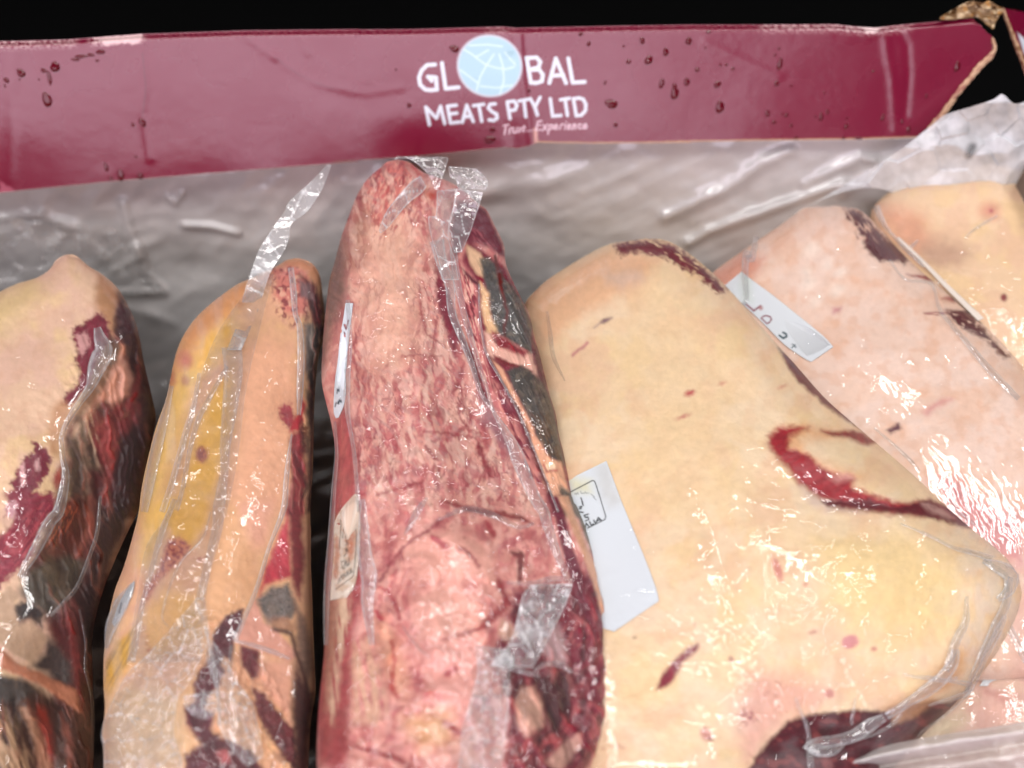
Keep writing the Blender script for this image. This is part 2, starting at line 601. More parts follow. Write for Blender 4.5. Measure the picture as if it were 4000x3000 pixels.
RU = np.linspace(0, 1, 9)
RX = [p[0] for p in k('C', (1900, 0), (2015, 0), (2025, 0), (1950, 0), (1880, 0), (1800, 0), (1735, 0), (1660, 0), (1585, 0))]
CREASES = [(k('A', (870, 215), (885, 400), (895, 540), (880, 700), (905, 850), (925, 980)), 16, 1.8),
           (k('A', (700, 280), (690, 500), (660, 800), (650, 1000)), 40, -1.0),
           (k('A', (90, 330), (70, 600), (75, 850), (60, 1100)), 22, 1.6),
           (k('A', (1690, 350), (1830, 450), (1950, 520), (2212, 570)) + k('B', (200, 575), (420, 545)), 16, 0.7),
           (k('A', (1900, 480), (2000, 580), (2150, 620)) + k('B', (250, 620), (420, 590)), 46, -1.0),
           (k('B', (1060, 170), (1090, 300)), 24, 2.0),
           (k('B', (1150, 180), (1160, 330), (1170, 500), (1200, 700), (1230, 900)), 14, 1.8),
           (k('B', (1110, 800), (1120, 910)), 26, -1.6),
           (k('C', (1350, 170), (1370, 330), (1400, 480), (1420, 800)), 18, 1.8),
           (k('C', (1430, 160), (1490, 280), (1500, 450), (1480, 700)), 16, -1.9),
           (k('C', (1180, 160), (1250, 215), (1340, 190)), 16, 1.5),
           (k('C', (240, 260), (500, 380), (700, 470)), 16, 0.7),
           (k('A', (1500, 210), (1600, 290), (1700, 350)), 18, 1.2),
           (k('A', (1850, 230), (1900, 330)), 14, .8)]

ns, ms = 128, 1340
u = np.linspace(0, 1, ns)[:, None]
v = np.linspace(0, 1, ms)[None, :]
X = -180 + (np.interp(u, RU, RX) + (fbm(u * 30, u * 0, 5, 3) - .5) * 26 + 180) * v
tp = np.interp(X, [p[0] for p in TOPX], [p[1] for p in TOPX])
bt = np.interp(X, [p[0] for p in BOTX], [p[1] for p in BOTX])
Y = tp + (bt - tp) * u
P = Paint(X, Y, (136, 18, 66)); P.ks = 1.0
# scuffed white edges and worn spots
n = fbm(X / 14, Y / 7, 3, 4, .6)
edge = sst(46, 4, (Y - tp)) * sst(.42, .62, n)
for (a, b, s) in ((-100, 300, .7), (360, 560, 1.25), (2980, 3220, .75), (3220, 3560, .7), (1900, 2000, .3), (560, 2980, .10)):
    P.mix(edge * s * sst(a - 30, a + 20, X) * sst(b + 20, b - 20, X), (236, 205, 205))
P.poly(k('A', (600, 232), (870, 210), (872, 255), (820, 270), (760, 265), (640, 280)), (236, 205, 205), amp=14, sc=18, soft=10, op=.85)
P.poly(k('A', (0, 1120), (30, 1140), (95, 1180), (0, 1195)), (200, 120, 140), amp=12, sc=20, op=.7)
P.poly(k('C', (1190, 160), (1330, 160), (1300, 200), (1250, 205)), (240, 215, 215), amp=14, sc=18, soft=10, op=.9)
P.line(k('B', (1250, 800), (1255, 880)), 7, (225, 180, 170), amp=6, sc=14, op=.9)
P.line([(x, y - 2) for x, y in BOTX if x > 2080], 3.0, (205, 170, 135), amp=3, soft=5, op=.8)
P.line([(x, y - 1) for x, y in BOTX if x <= 2080], 2.0, (120, 85, 60), amp=2, soft=4, op=.7)
P.line(k('A', (880, 330), (900, 540), (880, 720)), 3.2, (80, 20, 40), amp=4, sc=20, soft=6, op=.35)
P.line(k('A', (1690, 350), (1830, 450), (1950, 510), (2060, 550)), 2.2, (90, 20, 46), amp=4, sc=20, soft=5, op=.3)
# the print
W1 = (224, 230, 240)
P.blob(k('T', (975, 435))[0], 352 / 2.765, 334 / 2.765, (218, 220, 230), ang=14, amp=0, soft=12)
P.blob(k('T', (975, 435))[0], 336 / 2.765, 318 / 2.765, (178, 212, 224), ang=14, amp=0, soft=10)
for pl in ([(700, 260), (770, 300), (830, 345), (930, 420), (1040, 455), (1150, 470), (1240, 445)], [(830, 340), (960, 265)],
           [(1020, 310), (940, 430), (870, 560), (835, 700)], [(1080, 310), (1120, 440), (1130, 600), (1085, 745)],
           [(1140, 290), (1250, 420)], [(760, 215), (950, 205), (1110, 225)], [(660, 480), (850, 620)], [(880, 655), (1050, 672), (1220, 645)]):
    P.line(k('T', *pl), 3.6, (216, 238, 240), amp=0, soft=6, op=.75)


def strokes(P, key, th, col, pls, soft=5, op=1.0):
    for pl in pls:
        P.line(k(key, *pl), th, col, amp=0, soft=soft, op=op)


strokes(P, 'T', 7.6, W1, [
    [(385, 420), (300, 425), (240, 485), (212, 560), (225, 640), (280, 690), (340, 698), (405, 690)], [(405, 690), (395, 560), (310, 552), (350, 595)],
    [(460, 405), (500, 680), (640, 667)],
    [(1375, 350), (1420, 615)], [(1375, 350), (1480, 343), (1522, 390), (1505, 450), (1400, 478)], [(1400, 478), (1510, 475), (1550, 530), (1540, 600), (1480, 620), (1420, 615)],
    [(1620, 620), (1690, 355), (1800, 620)], [(1650, 540), (1770, 535)], [(1825, 355), (1872, 615), (2000, 608)]])
strokes(P, 'T', 6.4, W1, [
    [(325, 1070), (285, 880), (400, 1000), (445, 872), (490, 1058)], [(615, 860), (520, 870), (552, 1052), (645, 1042)], [(535, 955), (620, 945)],
    [(680, 1045), (728, 860), (798, 1035)], [(700, 985), (775, 975)], [(800, 865), (910, 850)], [(858, 860), (890, 1032)],
    [(1035, 845), (980, 850), (960, 890), (1000, 930), (1050, 955), (1055, 1000), (1020, 1025), (970, 1018)],
    [(1195, 1005), (1165, 825), (1240, 815), (1270, 860), (1250, 910), (1180, 920)], [(1290, 815), (1400, 795)], [(1345, 810), (1365, 985)],
    [(1415, 790), (1465, 880), (1520, 775)], [(1465, 880), (1490, 965)], [(1630, 790), (1655, 977), (1745, 970)],
    [(1740, 800), (1840, 785)], [(1790, 795), (1815, 970)], [(1880, 790), (1910, 972), (1962, 970), (2010, 920), (2015, 850), (1985, 795), (1940, 782), (1880, 790)]])
strokes(P, 'T', 2.6, (232, 205, 215), [
    [(1125, 1080), (1185, 1070)], [(1153, 1075), (1135, 1175)], [(1185, 1165), (1195, 1110), (1220, 1100)],
    [(1232, 1105), (1225, 1150), (1245, 1160), (1263, 1145)], [(1272, 1100), (1266, 1155)], [(1318, 1105), (1295, 1112), (1310, 1132), (1288, 1152)],
    [(1348, 1080), (1335, 1145), (1355, 1140)], [(1330, 1105), (1365, 1100)], [(1383, 1140), (1386, 1140)], [(1410, 1136), (1412, 1136)], [(1436, 1132), (1438, 1132)],
    [(1540, 1030), (1495, 1037), (1475, 1130), (1530, 1124)], [(1490, 1080), (1525, 1075)], [(1555, 1072), (1590, 1130)], [(1600, 1066), (1545, 1135)],
    [(1625, 1070), (1605, 1172)], [(1625, 1075), (1655, 1072), (1655, 1110), (1620, 1122)], [(1675, 1097), (1710, 1087), (1697, 1066), (1675, 1085), (1677, 1120), (1710, 1114)],
    [(1735, 1120), (1745, 1070), (1775, 1066)], [(1797, 1072), (1786, 1120)], [(1801, 1044), (1802, 1046)], [(1820, 1096), (1850, 1086), (1838, 1064), (1818, 1085), (1822, 1118), (1850, 1110)],
    [(1870, 1120), (1882, 1064)], [(1878, 1082), (1905, 1064), (1900, 1116)], [(1967, 1070), (1940, 1068), (1930, 1095), (1945, 1115), (1970, 1108)],
    [(1990, 1092), (2025, 1082), (2010, 1060), (1990, 1080), (1994, 1112), (2025, 1104)]], soft=3)


def panel_relief(X, Y):
    h = (fbm(X / 620, Y / 520, 21, 2) - .5) * 1.3 + (fbm(X / 70, Y / 50, 23, 3) - .5) * .10
    for pts, w, a in CREASES:
        h = h + .30 * a * np.exp(-(sd_line(X, Y, pts) / (w * 1.1)) ** 2)
    return h * .001


Dp = panel_depth(X, Y) - panel_relief(X, Y) + sst(22, 0, Y - tp) * .006
rim_panel = sheet('rim_panel', X, Y, Dp, M_PRINT, carton, P.c, skirt=0.005, rings=2, shrink=0.001)

# torn edge of the board, bare paper
path = [(x + 2, float(np.interp(x, [q[0] for q in TOPX], [q[1] for q in TOPX])) + t * (float(np.interp(x, [q[0] for q in BOTX], [q[1] for q in BOTX])) - float(np.interp(x, [q[0] for q in TOPX], [q[1] for q in TOPX])))) for x, t in zip(RX, RU)]


def ribbon_xy(pts, hw, n=None, m=9, step=7):
    c = smooth_curve(pts, n or max(8, int(np.linalg.norm(np.diff(np.asarray([q[:2] for q in pts], float), axis=0), axis=1).sum() / step)))
    t = np.gradient(c, axis=0)
    t /= np.linalg.norm(t, axis=1)[:, None] + 1e-9
    nn = np.stack([-t[:, 1], t[:, 0]], 1)
    w = np.interp(np.linspace(0, 1, len(c)), np.linspace(0, 1, len(hw)), hw) if not np.isscalar(hw) else np.full(len(c), float(hw))
    v = np.linspace(-1, 1, m)
    X = c[:, 0:1] + nn[:, 0:1] * w[:, None] * v
    Y = c[:, 1:2] + nn[:, 1:2] * w[:, None] * v
    return X, Y, np.broadcast_to(v, X.shape), np.broadcast_to(np.linspace(0, 1, len(c))[:, None], X.shape)


X, Y, v, t = ribbon_xy(path[1:], [6, 9, 13, 11, 9, 12, 9, 12])
X = X + (fbm(X / 26, Y / 22, 9, 2) - .5) * 12
Pe = Paint(X, Y, (214, 184, 158)); Pe.mix(sst(.4, .7, fbm(X / 40, Y / 30, 4, 2)) * .6, (196, 158, 134)); Pe.mix(sst(.5, .8, fbm(X / 40, Y / 30, 8, 2)) * .6, (160, 84, 96))
sheet('torn_edge', X, Y, panel_depth(X, Y) - .0012 - .0012 * (1 - v ** 2) + .0008 * fbm(X / 10, Y / 10, 2), M_CARD, carton, Pe.c, skirt=.002, rings=1, shrink=0)

# crumpled torn corner of the board above the gap
X, Y = loft(k('U', (470, 188), (600, 112), (720, 42), (800, 12), (900, 18), (960, 22), (1005, 4), (1085, 55), (1135, 82), (1160, 130)),
            k('U', (478, 212), (620, 212), (750, 196), (880, 190), (955, 232), (1005, 285), (1050, 312), (1075, 245), (1115, 175), (1150, 150)), 3.5)
Pe = Paint(X, Y, (176, 150, 118))
Pe.mix(sst(.42, .68, fbm(X / 30, Y / 26, 6, 4)), (214, 196, 168)); Pe.mix(sst(.55, .75, fbm(X / 34 + 9, Y / 22, 16, 4)), (112, 84, 58)); Pe.mix(sst(.6, .8, fbm(X / 22 + 3, Y / 22, 26, 4)), (190, 150, 100))
fh, fe = facets(X / 42, Y / 30, 4)
sheet('torn_corner', X, Y, panel_depth(X, Y) + .004 - .006 * fh - .003 * fbm(X / 20, Y / 20, 3), M_CARD, carton, Pe.c, skirt=.003, rings=1, shrink=0)

# the end panel of the carton right of the gap
EL = k('C', (2078, 48), (2108, 130), (2150, 240), (2212, 395), (2290, 600))
X, Y = loft(EL, k('C', (2420, 110), (2420, 220), (2420, 380), (2420, 560), (2420, 720)), 6)
Pe = Paint(X, Y, (138, 18, 68))
Pe.poly(k('C', (2172, 200), (2215, 240), (2300, 300), (2300, 470), (2212, 325)), (228, 234, 242), amp=2, soft=5)
DE = .742 - (X - 3900) * .00018
sheet('end_panel', X, Y, DE, M_PRINT, carton, Pe.c, skirt=.005, rings=1, shrink=0.001)
X, Y, v, t = ribbon_xy(EL, [5, 8, 10, 11, 11])
X = X + (fbm(X / 20, Y / 14, 19, 3) - .5) * 8
Pe = Paint(X, Y, (206, 176, 148)); Pe.mix(sst(.45, .7, fbm(X / 14, Y / 18, 4, 3)), (150, 118, 88)); Pe.mix(v * .5 + .1, (150, 70, 85))
sheet('torn_edge', X, Y, .742 - (X - 3900) * .00018 - .002 - .001 * (1 - v ** 2), M_CARD, carton, Pe.c, skirt=.003, rings=1, shrink=0)

# drops of blood and water on the rim panel
DROPS = [('A', [(130, 450, 55, 45), (40, 495, 35, 30), (290, 615, 52, 95), (305, 480, 24, 85), (340, 412, 62, 56), (270, 435, 40, 24), (880, 755, 42, 48), (820, 770, 22, 25),
                (745, 1080, 38, 75), (865, 1085, 40, 38), (655, 1030, 28, 50), (685, 1100, 28, 18), (840, 968, 22, 14), (500, 348, 80, 22), (620, 320, 60, 25), (560, 338, 50, 18), (465, 368, 56, 16), (240, 490, 12, 12), (600, 375, 22, 16), (120, 490, 12, 12), (30, 530, 14, 20)]),
         ('B', [(750, 300, 60, 40), (470, 650, 26, 32), (970, 860, 66, 46), (985, 800, 38, 28), (390, 430, 14, 14), (1720, 640, 80, 50), (2110, 575, 46, 78), (2030, 515, 32, 58),
                (1950, 370, 52, 48), (2055, 320, 38, 44), (1910, 250, 32, 38), (1825, 380, 28, 28), (1530, 210, 26, 26), (1580, 270, 26, 26), (2185, 505, 38, 42), (1745, 770, 28, 28),
                (1795, 285, 14, 18), (1680, 510, 16, 28), (2195, 250, 38, 38), (1210, 560, 22, 22), (2110, 530, 30, 30)]),
         ('C', [(335, 660, 48, 78), (320, 520, 42, 42), (705, 395, 34, 64), (685, 515, 34, 28), (145, 255, 34, 34), (195, 430, 28, 28), (375, 400, 18, 18), (415, 425, 22, 18), (340, 400, 15, 15),
                (630, 700, 28, 40), (670, 755, 24, 24), (745, 710, 24, 24), (720, 705, 13, 13), (960, 720, 28, 44), (1000, 690, 20, 28), (925, 720, 12, 18), (1115, 780, 28, 34), (1120, 730, 14, 14),
                (1100, 850, 24, 16), (1190, 852, 56, 16), (775, 775, 18, 24), (805, 850, 32, 16), (1340, 725, 24, 38), (1460, 750, 18, 28), (1500, 800, 28, 38), (1800, 410, 34, 66), (1280, 440, 20, 16),
                (1610, 595, 18, 24), (775, 530, 16, 13), (980, 572, 14, 12), (265, 195, 28, 20), (700, 300, 14, 16), (675, 340, 15, 15), (245, 295, 11, 18)])]


def dome_mesh(seed):
    rg = np.random.default_rng(seed)
    V = []; Qd = []; T = []
    na, nr = 14, 5
    ph = rg.uniform(0, 6.28, 3)
    for r in range(nr):
        a = r / nr * math.pi / 2
        for j in range(na):
            th = 2 * math.pi * j / na
            rad = math.cos(a) * (1 + .12 * math.sin(2 * th + ph[0]) + .07 * math.sin(3 * th + ph[1]))
            V.append((rad * math.cos(th), rad * math.sin(th) - .12 * (1 - math.cos(a)) * 0, math.sin(a) * (1 - .25 * math.sin(th))))
    V.append((0, 0, 1))
    for r in range(nr - 1):
        for j in range(na):
            Qd.append((r * na + j, r * na + (j + 1) % na, (r + 1) * na + (j + 1) % na, (r + 1) * na + j))
    for j in range(na):
        T.append(((nr - 1) * na + j, (nr - 1) * na + (j + 1) % na, nr * na))
    me = raw_mesh('droplet', V, Qd, T)
    me.materials.append(M_DROP)
    return me


from mathutils import Matrix, Vector
DM = [dome_mesh(i) for i in range(5)]
nrm = Vector((0.03, -1.0, 0.45)).normalized()
xax = Vector((1, 0, 0)); xax = (xax - nrm * xax.dot(nrm)).normalized(); yax = nrm.cross(xax)
ci = 0
for key, lst in DROPS:
    for (cx, cy, w, h) in lst:
        (px, py), = k(key, (cx, cy))
        A = np.array([[px]]); B = np.array([[py]])
        dd = panel_depth(A, B) - panel_relief(A, B)
        p = place(A, B, dd)[0]
        f = float(dd[0, 0]) * TANH * 2 / 4000 * GS / 1.58 * .5
        sx, sy = w * f, h * f * 1.1
        o = bpy.data.objects.new('droplet', DM[ci % 5])
        M = Matrix((xax, yax, nrm)).transposed().to_4x4() @ Matrix.Diagonal((sx, sy, min(sx, sy) * .55, 1))
        M.translation = Vector(p) + nrm * .00002
        o.matrix_world = M
        COL.objects.link(o)
        o.parent = rim_panel
        ci += 1

# ------------------------------------------------------------------ the plastic liner inside the carton
LN = np.array([0.0, 1.0, -0.22]); LC = 0.247


def liner_depth(X, Y):
    a = plane_depth(X, Y, LN, LC); b = plane_depth(X, Y, (0, 0, 1.0), -.252)
    q = .03
    m = np.minimum(a, b); return m - q * np.maximum(0, 1 - np.abs(a - b) / q) ** 2 * .25


liner = empty('carton_liner', (0, 0.2 * GS, -0.17 * GS), 'loose milky grey plastic liner covering the inside of the carton behind the packs', 'plastic liner')
X, Y = loft([(-250, 520), (-250, 900), (-250, 1250), (-250, 1800), (-250, 3100)], [(3640, 420), (3680, 900), (3700, 1250), (3700, 1800), (3700, 3100)], 9, edge=0)
h = (fbm(X / 300, Y / 200, 40, 3) - .5) * 7
# diagonal taut folds on the right, loose crumple on the left
ca, sa = math.cos(-.42), math.sin(-.42)
xr = X * ca + Y * sa; yr = -X * sa + Y * ca
right = sst(1700, 2500, X)
h += right * ((ridge(xr / 1200, yr / 130, 44, 2) - .5) * 2.6)
h += (1 - right) * ((ridge(X / 330 + Y / 400, Y / 240, 47, 2) - .5) * 4.5)
for pts, w, a in ((k('C', (0, 1340), (350, 1180), (600, 1010), (760, 930)), 26, 5), (k('C', (140, 1500), (260, 1430), (700, 1270), (1100, 1130)), 22, 7),
                  (k('C', (860, 1140), (1060, 1040), (1200, 970), (1280, 990)), 22, 5), (k('B', (900, 1200), (1300, 1130), (1560, 1030)), 30, 3),
                  (k('C', (1100, 1180), (1350, 1030), (1620, 880)), 26, 5), (k('A', (260, 1330), (480, 1420), (620, 1590)), 26, 5),
                  (k('A', (880, 1590), (800, 1400), (760, 1250)), 20, 4), (k('D', (850, 30), (900, 180), (1010, 300), (720, 310)), 18, 5),
                  (k('A', (1130, 1390), (1300, 1400), (1470, 1440)), 14, 5), (k('A', (1040, 1220), (1080, 1250), (1120, 1200)), 14, 5), (k('D', (700, 170), (850, 90), (830, 20)), 16, 4),
                  (k('D', (700, 400), (900, 430), (1080, 500)), 22, 3), (k('A', (0, 1350), (120, 1330), (240, 1325)), 16, 5)):
    h += a * np.exp(-(sd_line(X, Y, pts) / w) ** 2)
milk = (.80 + .10 * (fbm(X / 160, Y / 120, 50, 4) - .5) * 2) * (1 - .88 * sst(1150, 1900, Y))  # milkiness fades downward, putting the shade of the pack gaps into the film
wr = .06 + .5 * (sst(.6, .8, fbm(X / 170, Y / 130, 52, 3)))
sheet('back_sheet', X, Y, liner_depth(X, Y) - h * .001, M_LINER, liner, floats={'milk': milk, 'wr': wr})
# the liner pulled over the torn corner
X, Y = loft(k('C', (1585, 858), (1640, 790), (1720, 712), (1900, 655), (2020, 615), (2080, 582), (2160, 640), (2300, 600), (2400, 600)),
            k('C', (900, 1260), (1150, 1170), (1350, 1170), (1500, 1260), (1700, 1330), (1900, 1330), (2100, 1400), (2300, 1500), (2450, 1500)), 6)
fh, fe = facets(X / 110, Y / 90, 61)
h = (ridge(X / 260, Y / 200 + X / 300, 60, 1) - .5) * 6 + fh * 1.4
wr = .1 + .3 * sst(.5, .7, fbm(X / 160, Y / 160, 62, 3))
milk = .72 + .2 * (fbm(X / 60, Y / 60, 63, 3) - .5) * 2 - .45 * sst(24, 0, sd_line(X, Y, k('C', (1870, 955), (1895, 905)), 3))
sheet('corner_sheet', X, Y, .722 + (Y - 540) * .00013 - (X - 3600) * .00002 - h * .001, film_material('liner_corner_film', rough=.2, milk_col=(.80, .82, .84), gloss=1.3, bump=.6), liner, floats={'milk': np.clip(milk, 0, 1), 'wr': wr})

# loose crinkled film of the liner at the far left
X, Y = loft(k('A', (-120, 1330), (-120, 1600)) + k('D', (-120, 200), (-120, 420)), k('A', (700, 1400), (820, 1600)) + k('D', (1010, 290), (700, 330)), 7, edge=0)
fh, fe = facets(X / 105, Y / 85, 171)
mk = .10 + .22 * sst(.10, 0, fe) + .25 * sst(.55, .75, fbm(X / 80, Y / 60, 172, 3))
sheet('loose_sheet', X, Y, liner_depth(X, Y) - .012 - (fh * 3.2 + 3 * ridge(X / 200, Y / 120, 173, 2)) * .001, M_FOLD, liner, floats={'milk': np.clip(mk, 0, 1), 'wr': .25 + 0 * X})


# ------------------------------------------------------------------ vacuum packs of meat
class Pack:
    def __init__(self, name, label, L, R, z0, tx, ty, ctrl, sig=260, edge_r=140, edge_h=.022, bumps=(), base_xy=None, group='vacuum packs in the carton', skirt=.15):
        self.L, self.R = L, R
        self.n = np.array([-tx, -ty, 1.0]); self.c = z0
        self.ctrl, self.sig, self.er, self.eh, self.bumps, self.skirt = ctrl, sig, edge_r, edge_h, bumps, skirt
        self.poly = np.vstack([smooth_curve(L, 40), smooth_curve(R, 40)[::-1]])
        cx, cy = self.poly.mean(0)
        d = plane_depth(np.array([[cx]]), np.array([[cy]]), self.n, self.c)
        p = place(np.array([[cx]]), np.array([[cy]]), d)[0]
        self.ob = empty(name, (p[0], p[1], -0.25 * GS), label, 'meat pack', group)

    def height(self, X, Y):
        num = 0; den = 1e-9
        for (x, y, h) in self.ctrl:
            w = np.exp(-((X - x) ** 2 + (Y - y) ** 2) / (2 * self.sig ** 2)) + 1e-7
            num = num + w * h; den = den + w
        H = num / den * .001
        d = -sd_poly(X, Y, self.poly)
        t = np.clip(1 - d / self.er, 0, 1.0)
        H = H - self.eh * (1 - np.sqrt(np.clip(1 - t * t, 0, 1)))
        for (bx, by, rx, ry, ang, h) in self.bumps:
            ca, sa = math.cos(math.radians(ang)), math.sin(math.radians(ang))
            u = ((X - bx) * ca + (Y - by) * sa) / rx; v = (-(X - bx) * sa + (Y - by) * ca) / ry
            H = H + h * .001 * np.exp(-(u * u + v * v))
        return H

    def depth(self, X, Y):
        return plane_depth(X, Y, self.n, self.c) - self.height(X, Y)

    def meat(self, paint, step=5.0, rough=.25, rsc=26, lump=1.0):
        X, Y = loft(self.L, self.R, step)
        P = paint(X, Y)
        f = (fbm(X / rsc, Y / rsc, 71, 4) - .5) * 2 * rough + (fbm(X / 130, Y / 130, 72, 3) - .5) * 2 * rough * 3.0 * lump
        D = self.depth(X, Y) - (P.dh + f) * .001
        return sheet('meat', X, Y, D, M_MEAT, self.ob, P.c, skirt=self.skirt)

    def film(self, wr, milk, step=9.0, off=1.6, wave=None, mat=None, grow=0.0):
        X, Y = loft(self.L, self.R, step)
        D = self.depth(X, Y) - off * .001
        w = wr(X, Y) if callable(wr) else np.full(X.shape, float(wr))
        m = milk(X, Y) if callable(milk) else np.full(X.shape, float(milk))
        if wave is not None:
            D = D - np.maximum(wave(X, Y), -.6) * .001
        self.bag = sheet('bag_film', X, Y, D, mat or M_FILM, self.ob, floats={'wr': w, 'milk': np.clip(m, 0, 1)})
        return self.bag

    def fold(self, pts, hw, lift=3.0, milk=.35, wr=.5, cr=.8, name='film_fold', base=2.0, step=7, m=11, taper=True, jag=0.0, mat=None, sd=0):
        """a standing crease of loose film"""
        X, Y, v, t = ribbon_xy(pts, hw, m=m, step=step)
        if jag:
            X = X + (fbm(X / 40, Y / 40, 81 + sd, 3) - .5) * 2 * jag; Y = Y + (fbm(X / 40, Y / 40, 82 + sd, 3) - .5) * 2 * jag
        prof = (1 - np.abs(v) ** 1.5)
        wm = float(np.mean(hw)) * .156
        lift = min(lift, wm * .75); cr = min(cr, wm * .22)
        milk = milk * .85 * (.42 + .58 * np.exp(-((np.abs(v) - .8) / .22) ** 2))
        en = np.clip(np.minimum(t, 1 - t) * 8, 0, 1) if taper else 1.0
        h = base + lift * prof * en + cr * (ridge(X / 34, Y / 34, 83 + sd, 3) - .5) * 2
        return sheet(name, X, Y, self.depth(X, Y) - h * .001, mat or M_FOLD, self.bag, floats={'wr': np.full(X.shape, wr), 'milk': np.clip(milk * (.65 + .7 * fbm(X / 30, Y / 30, 85 + sd, 3)) * np.ones_like(X), 0, 1)})

    def flap(self, L, R, lift=5.0, milk=.25, wr=.6, cr=3.0, sc=60, name='film_flap', step=7, depth=None, sd=0, edge_milk=.3, var=.5, crease=.42, plane=1.0):
        """a loose crumpled panel of film"""
        X, Y = loft(L, R, step, edge=0)
        fh, fe = facets(X / sc, Y / sc, 90 + sd)
        h = lift + cr * fh * plane + cr * .5 * (ridge(X / sc * 1.3, Y / sc * 1.3, 91 + sd, 2) - .5) * 2
        h = np.maximum(h, 1.8) if depth is None else h
        d = (self.depth(X, Y) if depth is None else depth(X, Y))
        ed = np.zeros(X.shape); ed[:, 0] = ed[:, -1] = 1; ed[0, :] = ed[-1, :] = 1
        milk = milk * .5
        mk = milk * (1 - var + 2 * var * fbm(X / 90, Y / 90, 92 + sd, 2)) + edge_milk * ed + crease * sst(.07, .0, fe)
        return sheet(name, X, Y, d - h * .001, M_FOLD, self.bag, floats={'wr': np.full(X.shape, wr), 'milk': np.clip(mk, 0, .95)})

    def label(self, L, R, paint, lift=1.0, step=3.5, name='paper_label'):
        X, Y = loft(L, R, step, edge=0)
        P = paint(X, Y)
        return sheet(name, X, Y, self.depth(X, Y) - lift * .001, M_PAPER, self.ob, P.c, skirt=.0003, rings=1, shrink=0)


def marble(P, cols, sc, s=0, lo=.45, hi=.65, op=.6, ax=1.0, ang=0):
    ca, sa = math.cos(math.radians(ang)), math.sin(math.radians(ang))
    xr = (P.X * ca + P.Y * sa) / (sc * ax); yr = (-P.X * sa + P.Y * ca) / sc
    for i, c in enumerate(cols):
        P.mix(sst(lo, hi, fbm(xr + i * 13.7, yr + i * 5.1, 200 + s + i * 9, 4)) * op, c)


def veins(P, zone, col, sc, s=0, thr=.88, op=.8, ax=1.0, ang=0, warp=.5):
    ca, sa = math.cos(math.radians(ang)), math.sin(math.radians(ang))
    x = (P.X * ca + P.Y * sa) / (sc * ax); y = (-P.X * sa + P.Y * ca) / sc
    wx = fbm(x, y, 300 + s, 3) * warp * 3; wy = fbm(x, y, 310 + s, 3) * warp * 3
    r = 1 - np.abs(2 * vn(x + wx, y + wy, 320 + s) - 1)
    den = sst(.4, .65, fbm(x / 3, y / 3, 330 + s, 2))
    P.mix(sst(thr, thr + .1, r) * den * zone * op, col)


def layers(P, zone, ang, along, across, amp, lightc, darkc, s=0, lo=.45):
    ca, sa = math.cos(math.radians(ang)), math.sin(math.radians(ang))
    wx = (fbm(P.X / 130, P.Y / 130, 900 + s, 3) - .5) * 46; wy = (fbm(P.X / 130, P.Y / 130, 905 + s, 3) - .5) * 46
    x = P.X + wx; y = P.Y + wy
    r = ridge((x * ca + y * sa) / along, (-x * sa + y * ca) / across, 910 + s, 2)
    P.dh += zone * (r - .6) * amp
    pt = sst(.42, .62, fbm(P.X / 110, P.Y / 160, 920 + s, 3))
    P.mix(zone * sst(.68, .92, r) * .45 * pt, lightc)
    P.mix(zone * sst(.55, .30, r) * .5, darkc)


def stipple(P, pts, base, dot, sc=9.0, **kw):
    P.poly(pts, base, **kw)
    z = P.zone(pts, 20)
    P.mix(z * sst(.52, .72, vn(P.X / sc, P.Y / sc, 401)) * .42, dot)
    P.mix(z * sst(.55, .75, fbm(P.X / 40, P.Y / 40, 402, 3)) * .35, (150, 135, 118))


# ---------------------------------------------------------------- far left pack
p1 = Pack('vacuum_packed_joint', 'pale fat-capped joint with dark red flank, cut off by the left edge of the picture',
          k('D', (395, 75), (345, 108), (300, 168), (220, 215), (100, 252), (0, 300), (-150, 390), (-330, 600), (-330, 1000), (-330, 1659)) + k('G', (-330, 600), (-330, 1200), (-330, 1800)),
          k('D', (410, 70), (455, 72), (500, 100), (545, 140), (620, 185), (690, 240), (742, 300), (795, 395), (835, 485), (865, 600), (885, 720), (918, 860), (945, 980), (962, 1080), (940, 1200), (915, 1350), (880, 1520), (850, 1659))
          + k('G', (790, 200), (700, 400), (620, 620), (570, 850), (572, 1100), (578, 1350), (575, 1800)),
          0.0, 0.0, .02,
          [c for c in k('D', (100, 500, 8), (300, 450, 12), (450, 300, 8), (250, 900, 22), (100, 1300, 26), (500, 650, 18), (620, 560, 14), (560, 850, 18), (460, 1000, 18), (380, 1200, 18),
                        (700, 700, -4), (750, 450, -2), (850, 900, -34), (650, 1050, -14), (800, 1250, -48), (550, 1350, -16), (700, 1550, -45), (350, 1500, 14), (-100, 800, 15), (-100, 1500, 22))]
          + k('G', (100, 200, 22), (250, 250, 10), (400, 150, -8), (50, 500, 16), (250, 550, 0), (480, 400, -28), (650, 200, -50), (120, 850, 4), (350, 950, -18), (500, 1000, -38), (100, 1300, 4), (350, 1400, -22), (540, 1300, -42), (-100, 800, 12), (-100, 1400, 10)),
          sig=105, edge_r=110, edge_h=.016)


